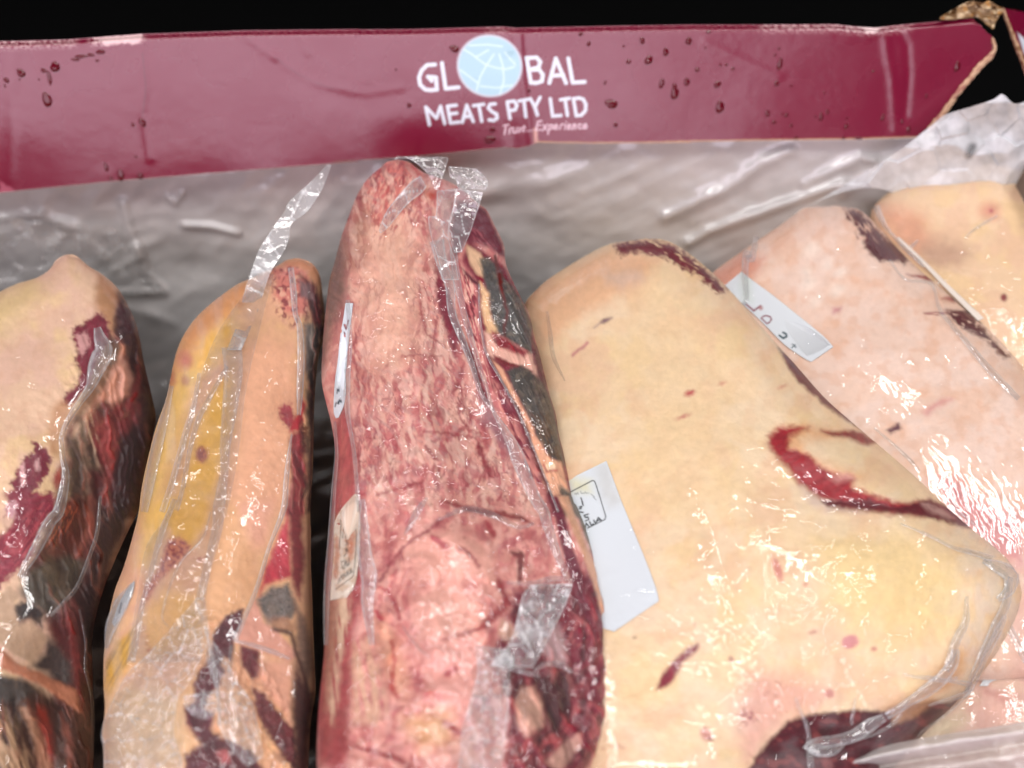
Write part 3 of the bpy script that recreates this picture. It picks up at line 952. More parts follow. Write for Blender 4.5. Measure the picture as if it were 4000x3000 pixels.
def paint1(X, Y):
    P = Paint(X, Y, (238, 205, 178))
    marble(P, [(240, 210, 165), (233, 196, 178)], 260, 1, op=.7)
    marble(P, [(226, 186, 160)], 60, 3, .5, .75, op=.4)
    P.poly(k('D', (-300, 300), (0, 300), (200, 230), (260, 300), (180, 420), (0, 560), (-300, 700)), (228, 202, 152), soft=90, amp=30, op=.8)
    P.poly(k('D', (640, 560), (740, 320), (900, 600), (1000, 1100), (850, 1700), (420, 1700), (410, 1400), (400, 1180), (470, 1050), (570, 900)) + k('G', (700, 600), (600, 900), (620, 1800), (300, 1800), (330, 900), (250, 600), (130, 480), (250, 250)), (120, 62, 56), soft=30, amp=20)
    P.poly(k('D', (610, 195), (690, 245), (742, 320), (712, 500), (690, 580), (640, 480), (600, 420), (585, 320)), (196, 152, 116), soft=30)
    P.poly(k('D', (742, 300), (800, 395), (870, 600), (935, 900), (965, 1080), (915, 1350), (850, 1659), (640, 1659), (690, 1400), (740, 1200), (850, 1090), (850, 900), (780, 700), (705, 520), (715, 400)), (72, 26, 32), soft=26, amp=20)
    P.poly(k('D', (560, 830), (640, 630), (700, 610), (765, 640), (745, 760), (690, 880), (610, 960), (520, 1060), (470, 1100)), (158, 118, 90), soft=24)
    P.poly(k('D', (700, 780), (765, 735), (808, 820), (785, 930), (700, 990), (635, 965), (660, 900)), (208, 160, 140), soft=24, dh=.8)
    P.poly(k('D', (520, 1060), (620, 960), (720, 980), (850, 1000), (850, 1100), (740, 1200), (700, 1380), (600, 1390), (540, 1280)), (134, 52, 54), soft=30, tex=(75, 120, 18, .2, .55))
    P.poly(k('D', (640, 1080), (730, 1150), (700, 1300), (640, 1330)), (172, 92, 88), soft=20, op=.7)
    P.poly(k('D', (430, 1110), (500, 1080), (490, 1180), (540, 1320), (560, 1500), (560, 1659), (640, 1659), (640, 1450), (590, 1300), (540, 1200), (520, 1060)), (100, 84, 74), soft=30)
    P.poly(k('D', (420, 1200), (480, 1180), (540, 1350), (550, 1659), (430, 1659), (400, 1450)), (104, 82, 72), soft=30)
    P.poly(k('D', (550, 1400), (700, 1390), (690, 1659), (560, 1659)), (104, 38, 42), soft=30)
    P.poly(k('D', (450, 530), (520, 490), (570, 450), (625, 425), (665, 480), (680, 560), (640, 650), (585, 760), (560, 850), (500, 940), (430, 1010), (388, 1000), (400, 930), (470, 880), (500, 800), (460, 720), (480, 650), (450, 590)), (138, 44, 66), soft=12, amp=22, sc=24, dh=-.4)
    P.poly(k('D', (470, 560), (540, 550), (560, 620), (500, 700), (480, 640)), (224, 176, 172), soft=10, amp=16, sc=16, op=.8)
    P.poly(k('D', (290, 1200), (320, 1020), (380, 960), (440, 1010), (420, 1080), (390, 1150), (360, 1320), (300, 1300)), (204, 156, 118), soft=26, op=.8)
    P.poly(k('D', (200, 1215), (250, 1235), (320, 1330), (295, 1430), (230, 1510), (180, 1580), (120, 1680), (30, 1680), (70, 1550), (80, 1450), (150, 1330), (205, 1280)), (142, 44, 70), soft=12, amp=24, sc=24, dh=-.4)
    P.poly(k('D', (120, 1380), (150, 1350), (160, 1480), (130, 1500)), (236, 190, 190), soft=10, amp=12, sc=14)
    P.poly(k('D', (215, 1350), (240, 1320), (245, 1400), (215, 1400)), (232, 190, 190), soft=10, amp=10, sc=14)
    P.poly(k('D', (330, 1430), (380, 1380), (385, 1480), (340, 1510)), (176, 70, 64), soft=16, amp=14)
    # lower half
    P.poly(k('G', (30, -40), (330, -40), (345, 60), (240, 200), (200, 330), (130, 420), (-40, 580), (-200, 560), (-100, 280), (60, 180), (100, 80)), (152, 46, 72), soft=16, amp=24, sc=26, dh=-.4)
    P.poly(k('G', (30, 200), (330, -20), (200, 330), (0, 500)), (190, 88, 100), soft=20, amp=18, tex=(125, 110, 9, .5, .62))
    P.poly(k('G', (30, 20), (110, 10), (90, 120), (40, 100)), (226, 180, 186), soft=12, amp=18, sc=16, op=.85)
    P.poly(k('G', (-300, 100), (-50, 150), (-80, 500), (-300, 700)), (228, 186, 165), soft=60, amp=30)
    P.poly(k('G', (340, 100), (400, 0), (545, -20), (572, 180), (510, 260), (440, 390), (300, 410), (225, 380)), (112, 54, 42), soft=22, amp=18, tex=None)
    P.poly(k('G', (340, 120), (420, 30), (500, 60), (400, 250), (280, 330)), (176, 96, 66), soft=16, tex=(120, 90, 9, .5, .65))
    P.poly(k('G', (560, -20), (640, 40), (600, 300), (520, 390), (560, 190)), (142, 84, 80), soft=20)
    P.poly(k('G', (620, 100), (820, -20), (790, 200), (640, 480), (570, 800), (560, 1100), (480, 600), (560, 350)), (60, 24, 30), soft=40)
    P.poly(k('G', (170, 430), (300, 370), (420, 345), (530, 375), (490, 520), (390, 650), (300, 730), (265, 700), (180, 650), (120, 580)), (98, 86, 74), soft=30)
    P.poly(k('G', (80, 650), (180, 630), (275, 690), (255, 800), (180, 730), (110, 770)), (48, 26, 20), soft=22, amp=20, sc=24)
    P.poly(k('G', (-300, 620), (0, 600), (60, 540), (110, 590), (80, 660), (120, 770), (200, 750), (285, 850), (255, 950), (200, 1005), (100, 960), (0, 880), (-300, 850)), (196, 166, 140), soft=16, amp=16)
    P.poly(k('G', (90, 840), (180, 820), (190, 900), (110, 920)), (96, 62, 44), soft=20, amp=20, sc=18, op=.6, tex=(0, 12, 12, .5, .6))
    P.poly(k('G', (290, 850), (360, 890), (435, 1000), (455, 1140), (380, 1150), (280, 1065), (190, 1035), (265, 960)), (86, 70, 66), soft=26)
    P.poly(k('G', (300, 740), (400, 690), (470, 880), (430, 990), (350, 890)), (104, 40, 40), soft=24)
    P.poly(k('G', (-300, 1080), (150, 1110), (560, 1380), (575, 1800), (-300, 1800)), (98, 62, 52), soft=30)
    P.poly(k('G', (-300, 880), (0, 925), (100, 1015), (250, 1080), (400, 1150), (470, 1180), (495, 1310), (420, 1260), (250, 1140), (100, 1075), (0, 1045), (-300, 1000)), (196, 132, 102), soft=14, amp=10)
    P.poly(k('G', (-300, 1060), (0, 1080), (150, 1120), (230, 1190), (80, 1260), (-300, 1260)), (92, 82, 78), soft=22)
    P.poly(k('G', (-200, 1290), (0, 1280), (60, 1350), (140, 1500), (210, 1659), (0, 1800), (-200, 1800)), (206, 172, 142), soft=22, amp=18, tex=(70, 140, 22, .28, .5))
    P.poly(k('G', (230, 1270), (300, 1300), (330, 1500), (320, 1800), (250, 1800), (240, 1500)), (170, 58, 40), soft=24, amp=14)
    P.poly(k('G', (470, 1300), (560, 1340), (560, 1500), (500, 1480)), (122, 84, 70), soft=26)
    zf = P.zone(k('D', (680, 560), (760, 420), (900, 640), (1000, 1100), (850, 1700), (440, 1700), (430, 1400), (420, 1200), (520, 1060), (620, 900)), 50)
    layers(P, zf, 78, 420, 66, 4.5, (184, 122, 106), (58, 20, 22), 1)
    zf = P.zone(k('G', (420, -30), (800, -30), (700, 400), (600, 800), (600, 1800), (-200, 1800), (-200, 1240), (300, 1200), (480, 1330), (500, 1000), (330, 700), (160, 480), (300, 230)), 50)
    layers(P, zf, 72, 420, 74, 5.0, (180, 116, 98), (56, 24, 22), 2)
    zf = P.zone(k('D', (380, 1000), (640, 640), (690, 560), (660, 450), (450, 500), (420, 800)), 60)
    P.dh += zf * (ridge(X / 40, Y / 70, 930, 3) - .5) * 2.0
    # flaps of fat and lean along the flank
    P.poly(k('D', (700, 780), (765, 735), (808, 820), (785, 930), (700, 990), (635, 965), (660, 900)), (214, 164, 146), soft=20, op=.9, dh=1.2)
    P.poly(k('D', (600, 1130), (660, 1080), (720, 1130), (700, 1280), (640, 1340), (600, 1260)), (176, 92, 92), soft=22, op=.7, dh=.8)
    for pl, w, c in ((k('D', (760, 640), (730, 760), (690, 880), (600, 980), (520, 1080)), [8, 12, 14, 10, 6], (200, 146, 122)), (k('D', (850, 760), (850, 900), (800, 1000), (740, 1080)), [6, 12, 12, 6], (150, 66, 66)), (k('D', (720, 1180), (680, 1380), (640, 1600)), [8, 14, 10], (168, 88, 84)), (k('G', (560, 0), (560, 180), (470, 360)), [10, 16, 8], (176, 112, 100)),
                     (k('G', (400, 640), (440, 800), (470, 1000), (490, 1200)), [6, 12, 14, 8], (150, 66, 62)), (k('G', (150, 1300), (230, 1450), (280, 1659)), [14, 20, 24], (206, 160, 132)), (k('G', (380, 1330), (430, 1500), (440, 1700)), [8, 16, 16], (168, 104, 88))):
        P.line(pl, w, c, soft=16, amp=14, sc=40, op=.75, dh=.8)
    P.poly(k('G', (-300, 620), (0, 600), (60, 540), (110, 590), (80, 660), (120, 770), (200, 750), (285, 850), (255, 950), (200, 1005), (100, 960), (0, 880), (-300, 850)), (204, 174, 148), soft=18, amp=18, op=.85)
    P.poly(k('G', (90, 680), (180, 640), (270, 700), (250, 780), (180, 730), (120, 770)), (62, 34, 26), soft=20, amp=20, sc=24, op=.8)
    P.poly(k('G', (-300, 880), (0, 925), (100, 1015), (250, 1080), (400, 1150), (470, 1180), (495, 1310), (420, 1260), (250, 1140), (100, 1075), (0, 1045), (-300, 1000)), (206, 142, 112), soft=14, amp=10, dh=1.0)
    veins(P, P.zone(k('D', (-300, 300), (600, 200), (600, 600), (300, 1100), (100, 1400), (-300, 1600))), (200, 130, 130), 90, 5, .95, .35)
    return P


p1.meat(paint1)
p1.film(lambda X, Y: .12 + .5 * sst(.5, .75, fbm(X / 150, Y / 150, 501, 3)), .03)
p1.fold(k('D', (600, 520), (615, 580), (640, 660), (600, 760), (560, 880), (500, 970), (450, 1040), (400, 1130), (375, 1210)), [14, 30, 42, 34, 20, 14, 12, 10, 9], lift=6, milk=.45, sd=1)
p1.fold(k('D', (375, 1200), (385, 1320), (405, 1420), (390, 1540), (360, 1659)) + k('G', (310, 140), (210, 330), (120, 480)), [9, 12, 20, 24, 26, 22, 10], lift=6, milk=.42, sd=2)
p1.fold(k('G', (620, -20), (600, 200), (560, 330), (480, 530), (400, 630), (310, 720)), [6, 8, 8, 8, 6], lift=3, milk=.3, sd=3)
p1.fold(k('G', (490, 680), (530, 880), (530, 1050), (570, 1250), (570, 1600)), [4, 6, 7, 6], lift=3, milk=.22, sd=4)

# ---------------------------------------------------------------- yellow fat pack, second from left
p2 = Pack('vacuum_packed_joint', 'narrow joint with yellow fat and crumpled bag end, second pack from the left',
          k('D', (1760, 108), (1690, 150), (1560, 212), (1470, 252), (1380, 312), (1280, 392), (1200, 472), (1132, 572), (1090, 672), (1062, 785), (1040, 900), (1012, 1000), (980, 1085), (950, 1180), (920, 1300), (892, 1420), (870, 1540), (856, 1659))
          + k('G', (838, 160), (800, 300), (760, 430), (710, 560), (672, 720), (652, 850), (640, 1000), (640, 1150), (648, 1300), (632, 1430), (640, 1550), (640, 1800)),
          k('D', (1780, 100), (1850, 95), (1930, 130), (1972, 200), (1992, 320), (2004, 450), (2000, 580), (1965, 700), (1950, 850), (1940, 1000), (1935, 1200), (1930, 1400), (1915, 1659))
          + k('G', (1918, 200), (1918, 400), (1925, 560), (1932, 800), (1940, 1000), (1945, 1200), (1915, 1400), (1895, 1800)),
          .004, 0, .03,
          k('D', (1500, 350, 0), (1300, 550, 4), (1700, 300, 6), (1850, 250, 0), (1950, 350, -16), (1450, 800, 20), (1200, 900, 2), (1650, 800, 22), (1800, 700, 14), (1900, 700, -10), (1960, 900, -30), (1100, 1200, -6), (1350, 1200, 22), (1650, 1200, 28), (1800, 1200, 14), (1900, 1250, -16),
            (1000, 1500, -10), (1200, 1500, 14), (1500, 1500, 30), (1750, 1500, 18), (1880, 1550, -14))
          + k('G', (900, 200, 0), (1150, 200, 22), (1400, 250, 32), (1650, 250, 20), (1780, 300, 4), (1860, 400, -18), (750, 700, -4), (950, 600, 16), (1250, 650, 30), (1550, 700, 28), (1700, 650, 16), (1850, 750, -8), (720, 1100, 2), (950, 1100, 20), (1250, 1150, 30), (1550, 1150, 26), (1750, 1100, 10), (1880, 1150, -14),
              (720, 1500, 6), (1000, 1500, 22), (1300, 1550, 28), (1600, 1500, 22), (1800, 1500, 2)),
          sig=115, edge_r=110, edge_h=.018)


def paint2(X, Y):
    P = Paint(X, Y, (236, 190, 152))
    marble(P, [(240, 196, 148), (230, 180, 150)], 160, 11, op=.6)
    P.poly(k('D', (1220, 455), (1480, 250), (1560, 240), (1500, 420), (1280, 540), (1130, 720), (1050, 900), (1062, 760), (1140, 560)), (226, 168, 112), soft=40, amp=26)
    P.poly(k('D', (1050, 860), (1200, 700), (1310, 720), (1160, 1000), (1070, 1300), (960, 1659), (850, 1680), (900, 1380), (1000, 1030)), (228, 190, 112), soft=50, amp=24)
    P.poly(k('D', (1240, 600), (1450, 430), (1430, 640), (1310, 760), (1200, 770)), (244, 196, 104), soft=40, amp=24)
    P.poly(k('D', (1300, 920), (1440, 780), (1420, 1100), (1360, 1400), (1300, 1680), (1080, 1680), (1170, 1300), (1220, 1080)), (248, 198, 96), soft=40, amp=20)
    P.poly(k('D', (1100, 1100), (1180, 1000), (1140, 1300), (1040, 1659), (960, 1659)), (206, 168, 96), soft=30, amp=16, op=.6)
    P.blob(k('D', (1140, 722))[0], 26, 30, (216, 146, 124), soft=26)
    P.blob(k('D', (1140, 850))[0], 14, 18, (200, 150, 110), soft=16)
    P.blob(k('D', (1052, 840))[0], 16, 26, (206, 140, 100), soft=16)
    P.blob(k('D', (1245, 1305))[0], 25, 32, (196, 120, 84), soft=14, amp=8, sc=14)
    P.blob(k('D', (1245, 1300))[0], 17, 24, (150, 62, 52), soft=12, amp=12, sc=10, tex=(0, 9, 9, .3, .55))
    P.poly(k('D', (1480, 620), (1650, 560), (1780, 640), (1820, 900), (1800, 1400), (1760, 1659), (1440, 1659), (1470, 1200)), (240, 188, 154), soft=60)
    P.poly(k('D', (1690, 170), (1790, 125), (1890, 150), (1920, 300), (1915, 400), (1850, 460), (1770, 440), (1700, 320)), (220, 140, 126), soft=24, amp=18)
    z = P.zone(k('D', (1660, 150), (1850, 120), (1920, 420), (1850, 560), (1700, 430)), 40)
    P.mix(z * sst(.5, .66, fbm(X / 22, Y / 30, 601, 4)) * .85, (146, 48, 60)); P.mix(z * sst(.58, .7, fbm(X / 26, Y / 26, 602, 4)) * .8, (240, 190, 165))
    P.poly(k('D', (1740, 110), (1850, 90), (1940, 130), (1980, 220), (1960, 280), (1900, 180), (1800, 140)), (226, 166, 128), soft=18)
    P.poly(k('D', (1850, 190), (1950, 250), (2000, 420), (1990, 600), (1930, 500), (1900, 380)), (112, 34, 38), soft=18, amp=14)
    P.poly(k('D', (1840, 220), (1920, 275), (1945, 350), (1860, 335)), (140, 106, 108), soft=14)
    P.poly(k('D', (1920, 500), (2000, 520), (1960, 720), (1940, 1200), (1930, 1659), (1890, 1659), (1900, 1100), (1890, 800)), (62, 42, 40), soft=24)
    P.poly(k('D', (1875, 500), (1930, 500), (1950, 600), (1930, 720), (1890, 800), (1880, 650)), (146, 134, 126), soft=16)
    P.poly(k('D', (1850, 1110), (1905, 1125), (1895, 1280), (1850, 1330)), (140, 86, 50), soft=14, amp=12, sc=14, tex=(0, 12, 12, .25, .5))
    P.poly(k('D', (1715, 1010), (1790, 990), (1825, 1060), (1805, 1160), (1740, 1100)), (176, 68, 80), soft=14, amp=22, sc=20)
    P.poly(k('D', (1872, 955), (1888, 1000), (1855, 1150), (1785, 1165), (1800, 1100), (1850, 1040)), (200, 46, 64), soft=12)
    P.poly(k('D', (1790, 1190), (1862, 1150), (1890, 1400), (1875, 1680), (1760, 1680), (1800, 1450)), (158, 48, 58), soft=16)
    # lower half
    P.poly(k('G', (1060, 0), (1320, -10), (1290, 110), (1180, 300), (1060, 240), (1020, 120)), (248, 196, 90), soft=30, amp=16)
    P.poly(k('G', (880, 100), (980, 0), (1080, 0), (1000, 250), (900, 420), (850, 400)), (236, 194, 108), soft=36)
    P.poly(k('G', (1300, 0), (1500, 0), (1540, 200), (1600, 560), (1480, 680), (1320, 800), (1260, 640), (1280, 300)), (238, 190, 148), soft=40)
    P.poly(k('G', (1460, 20), (1690, 0), (1640, 300), (1560, 300)), (240, 186, 160), soft=40)
    z = P.zone(k('G', (1040, 250), (1110, 235), (1180, 290), (1140, 350), (1060, 430), (980, 500), (930, 600), (880, 660), (890, 560), (970, 440)), 26)
    P.mix(z * .75, (214, 112, 72)); P.mix(z * sst(.45, .6, fbm(X / 14, Y / 14, 605, 3)) * .9, (160, 36, 44))
    z = P.zone(k('G', (880, 790), (950, 765), (965, 820), (910, 850)), 18) + P.zone(k('G', (895, 880), (960, 868), (925, 960), (905, 950)), 18) + P.zone(k('G', (1180, 370), (1270, 350), (1260, 390)), 20)
    P.mix(z * sst(.4, .55, fbm(X / 14, Y / 14, 606, 3)) * .9, (176, 66, 52))
    P.poly(k('G', (655, 1000), (725, 880), (835, 790), (825, 900), (795, 1010), (720, 1160), (660, 1280), (640, 1150)), (226, 180, 74), soft=24, amp=8)
    P.poly(k('G', (655, 1000), (725, 880), (835, 790), (795, 1010), (720, 1160), (650, 1250)), (150, 112, 44), soft=14, tex=(118, 200, 7, .52, .62), op=.7)
    P.poly(k('G', (630, 800), (720, 600), (780, 640), (700, 860), (640, 960)), (176, 160, 130), soft=24, op=.7)
    P.poly(k('G', (640, 1200), (760, 1150), (1150, 1200), (1140, 1659), (640, 1659)), (238, 204, 166), soft=60, amp=30)
    P.poly(k('G', (1000, 560), (1230, 600), (1250, 850), (1000, 950), (900, 900), (860, 720)), (244, 196, 130), soft=40, amp=20)
    P.poly(k('G', (1690, 300), (1780, 80), (1800, 480), (1700, 510), (1635, 530), (1600, 600), (1620, 480)), (204, 62, 82), soft=18)
    P.poly(k('G', (1780, 0), (1860, 0), (1880, 400), (1850, 620), (1800, 500)), (150, 60, 64), soft=18)
    P.poly(k('G', (1310, 840), (1390, 720), (1505, 668), (1490, 800), (1440, 900), (1435, 1010), (1330, 930)), (108, 32, 48), soft=10, amp=10, sc=20, dh=-.6)
    P.poly(k('G', (1190, 1150), (1240, 1040), (1340, 990), (1390, 1050), (1350, 1160), (1250, 1230)), (122, 44, 60), soft=12, amp=14, sc=22, dh=-.6)
    P.poly(k('G', (1135, 1280), (1220, 1250), (1320, 1330), (1295, 1450), (1220, 1485), (1150, 1380)), (128, 42, 58), soft=12, amp=16, sc=22, dh=-.6)
    P.poly(k('G', (1270, 1500), (1400, 1470), (1560, 1560), (1640, 1700), (1150, 1700), (1135, 1580)), (116, 36, 50), soft=12, amp=16, sc=22, dh=-.6)
    P.line(k('G', (1410, 800), (1340, 960), (1270, 1110), (1220, 1300), (1250, 1440), (1380, 1580)), [34, 30, 26, 30, 30, 44], (112, 34, 48), soft=14, amp=26, sc=34, dh=-.6)
    P.poly(k('G', (1330, 1560), (1400, 1540), (1430, 1620), (1360, 1640)), (190, 110, 110), soft=12, amp=8)
    P.poly(k('G', (1480, 900), (1600, 930), (1615, 1090), (1560, 1110), (1490, 1020)), (126, 36, 50), soft=10, amp=12, sc=18, dh=-.5)
    P.poly(k('G', (1560, 1160), (1640, 1210), (1720, 1310), (1820, 1430), (1840, 1700), (1760, 1600), (1640, 1430), (1580, 1300)), (124, 32, 44), soft=12, amp=14, sc=20, dh=-.6)
    P.poly(k('G', (1600, 1000), (1790, 1000), (1800, 1390), (1700, 1260), (1600, 1130)), (238, 184, 158), soft=22)
    P.poly(k('G', (1440, 880), (1580, 610), (1625, 760), (1700, 800), (1840, 960), (1790, 1000)), (232, 176, 156), soft=10, amp=4)
    stipple(P, k('G', (1590, 620), (1680, 545), (1780, 525), (1830, 680), (1800, 735), (1650, 765), (1610, 700)), (138, 128, 122), (52, 48, 48), soft=16, amp=12)
    P.poly(k('G', (1640, 740), (1780, 720), (1840, 800), (1760, 830), (1680, 790)), (176, 128, 100), soft=18, amp=12, op=.8)
    P.poly(k('G', (1815, 620), (1900, 780), (1935, 1000), (1900, 1180), (1835, 950), (1830, 760)), (160, 128, 110), soft=18)
    P.line(k('G', (1690, 800), (1800, 830), (1830, 950), (1880, 1100), (1900, 1250)), 8, (92, 46, 28), soft=12, amp=6)
    zf = P.zone(k('D', (1880, 180), (2000, 300), (1990, 700), (1930, 1200), (1920, 1680), (1770, 1680), (1810, 1300), (1870, 1000), (1880, 600)), 36)
    layers(P, zf, 85, 300, 46, 4.0, (190, 130, 116), (44, 18, 20), 5)
    zf = P.zone(k('G', (1280, 700), (1500, 660), (1430, 1000), (1600, 930), (1840, 1430), (1840, 1800), (1140, 1800), (1140, 1250)), 60)
    P.dh += zf * (ridge(X / 60, Y / 90, 935, 3) - .55) * 5.0
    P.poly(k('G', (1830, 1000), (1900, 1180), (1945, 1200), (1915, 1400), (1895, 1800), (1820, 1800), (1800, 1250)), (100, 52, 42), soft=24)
    return P


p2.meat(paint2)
p2.film(lambda X, Y: .25 + .6 * sst(.5, .72, fbm(X / 120, Y / 220, 503, 3)), lambda X, Y: .05 + .10 * sst(120, 0, X - np.interp(Y, [1000, 1800, 3000], [1020, 640, 520])) * sst(.35, .7, fbm(X / 60, Y / 260, 504, 3)))
p2.fold(k('D', (1795, 150), (1812, 300), (1822, 430), (1850, 520), (1858, 700), (1852, 900), (1845, 1060)), [11, 13, 10, 14, 15, 14, 8], lift=2.5, milk=.55, sd=10)
p2.fold(k('D', (1800, 1180), (1780, 1330), (1765, 1480), (1750, 1640)) + k('G', (1660, 300), (1580, 560), (1450, 870)), [3, 10, 12, 7, 8, 8, 9], lift=3, milk=.55, sd=11)
p2.fold(k('G', (1440, 872), (1560, 900), (1680, 940), (1790, 985)), [5, 8, 8, 4], lift=2, milk=.6, sd=12)
p2.fold(k('D', (1430, 640), (1440, 800), (1420, 1000), (1390, 1250), (1385, 1400), (1350, 1640)) + k('G', (1340, 180), (1280, 420), (1230, 620)), [40, 36, 30, 22, 16, 24, 20, 16, 14], lift=4, milk=.30, m=15, sd=13)
p2.fold(k('D', (1230, 800), (1200, 980), (1160, 1120), (1110, 1300), (1060, 1480), (1000, 1659)), [6, 10, 12, 12, 12, 12], lift=4, milk=.32, sd=14)
p2.fold(k('D', (1400, 760), (1290, 960), (1220, 1100), (1170, 1280), (1130, 1500), (1090, 1650)), [6, 9, 10, 9, 9, 8], lift=4, milk=.35, sd=15)
p2.fold(k('D', (1060, 880), (1010, 1100), (960, 1300), (920, 1500), (890, 1659)), [8, 16, 22, 20, 14], lift=3, milk=.28, sd=16)
p2.fold(k('G', (1080, 0), (1000, 200), (940, 420), (880, 640), (850, 800), (810, 1000)), [10, 12, 10, 9, 12, 14], lift=4, milk=.35, sd=17)
p2.fold(k('G', (820, 520), (740, 660), (680, 800), (655, 920)), [8, 30, 24, 6], lift=2.5, milk=.4, sd=18)
p2.fold(k('G', (1300, 80), (1250, 240), (1120, 380), (1040, 560), (1000, 720), (1040, 790)), [3, 4, 4, 4, 4, 3], lift=2, milk=.3, sd=19)
tail_d = lambda X, Y: np.minimum(.660 - (Y - 640) * .00016, p2.depth(np.clip(X, 900, 1300), np.maximum(Y, 1010)) - .004)


def p2_tail(X, Y):
    a = sst(1010, 1400, Y)
    return (.655 - (Y - 640) * .00004) * (1 - a) + (p2.depth(X, Y) - .003) * a


p2.flap(k('A', (2020, 1015), (1930, 1110), (1790, 1240), (1760, 1300), (1690, 1400)) + k('D', (1600, 40), (1545, 190), (1500, 330), (1470, 480), (1400, 660)),
        k('A', (2045, 1020), (1990, 1160), (1900, 1300), (1800, 1380), (1780, 1480)) + k('D', (1745, 60), (1680, 160), (1640, 260), (1590, 420), (1490, 660)), lift=1, milk=.50, cr=1.6, sc=150, wr=.25, edge_milk=.08, name='bag_tail', depth=p2_tail, sd=3)
p2.flap(k('G', (1215, 610), (1110, 730), (1000, 860), (890, 980), (800, 1060), (740, 1160), (680, 1280), (625, 1430), (640, 1560), (640, 1720)),
        k('G', (1265, 610), (1280, 760), (1290, 860), (1230, 1000), (1180, 1120), (1100, 1220), (1080, 1330), (1070, 1450), (1120, 1600), (1120, 1720)), lift=7, milk=.20, wr=1.5, cr=5.0, sc=78, name='bag_end', sd=5)
p2.flap(k('G', (1290, 860), (1270, 960), (1310, 1100), (1350, 1250), (1360, 1420), (1480, 1600), (1530, 1650)),
        k('G', (1320, 880), (1400, 1000), (1460, 1120), (1540, 1230), (1570, 1300), (1600, 1450), (1625, 1590)), lift=6, milk=.30, wr=1.5, cr=4.0, sc=60, name='bag_end', sd=6)
p2.flap(k('G', (1130, 1215), (1150, 1290), (1200, 1340), (1240, 1355)), k('G', (1340, 1180), (1345, 1290), (1310, 1340), (1280, 1360)), lift=5, milk=.30, wr=.9, cr=3.0, sc=40, name='bag_end', sd=7)
p2.fold(k('G', (1265, 780), (1300, 940), (1330, 1080), (1350, 1240), (1355, 1400)), [5, 6, 6, 6, 5], lift=6, milk=.65, base=6, sd=20)
p2.fold(k('G', (1430, 900), (1420, 1000), (1425, 1100)), [6, 8, 5], lift=4, milk=.3, base=3, sd=21)


def lab2(X, Y):
    P = Paint(X, Y, (190, 194, 196)); P.line(k('G', (750, 640), (735, 700)), 4, (60, 70, 80), amp=0, soft=4)
    return P


p2.label(k('G', (826, 505), (780, 560), (735, 640), (690, 760)), k('G', (832, 512), (815, 590), (770, 680), (705, 790)), lab2)

p2.flap(k('D', (1560, 240), (1340, 560), (1215, 900), (1110, 1300), (1030, 1659)) + k('G', (900, 300), (840, 640), (780, 1010)), k('D', (1690, 190), (1610, 500), (1520, 900), (1470, 1300), (1400, 1659)) + k('G', (1350, 200), (1270, 600), (1240, 1000)),
        lift=3.5, milk=.09, cr=3.0, sc=120, wr=.22, name='film_sheet', sd=8, edge_milk=.10, crease=0, plane=.15, var=.9)

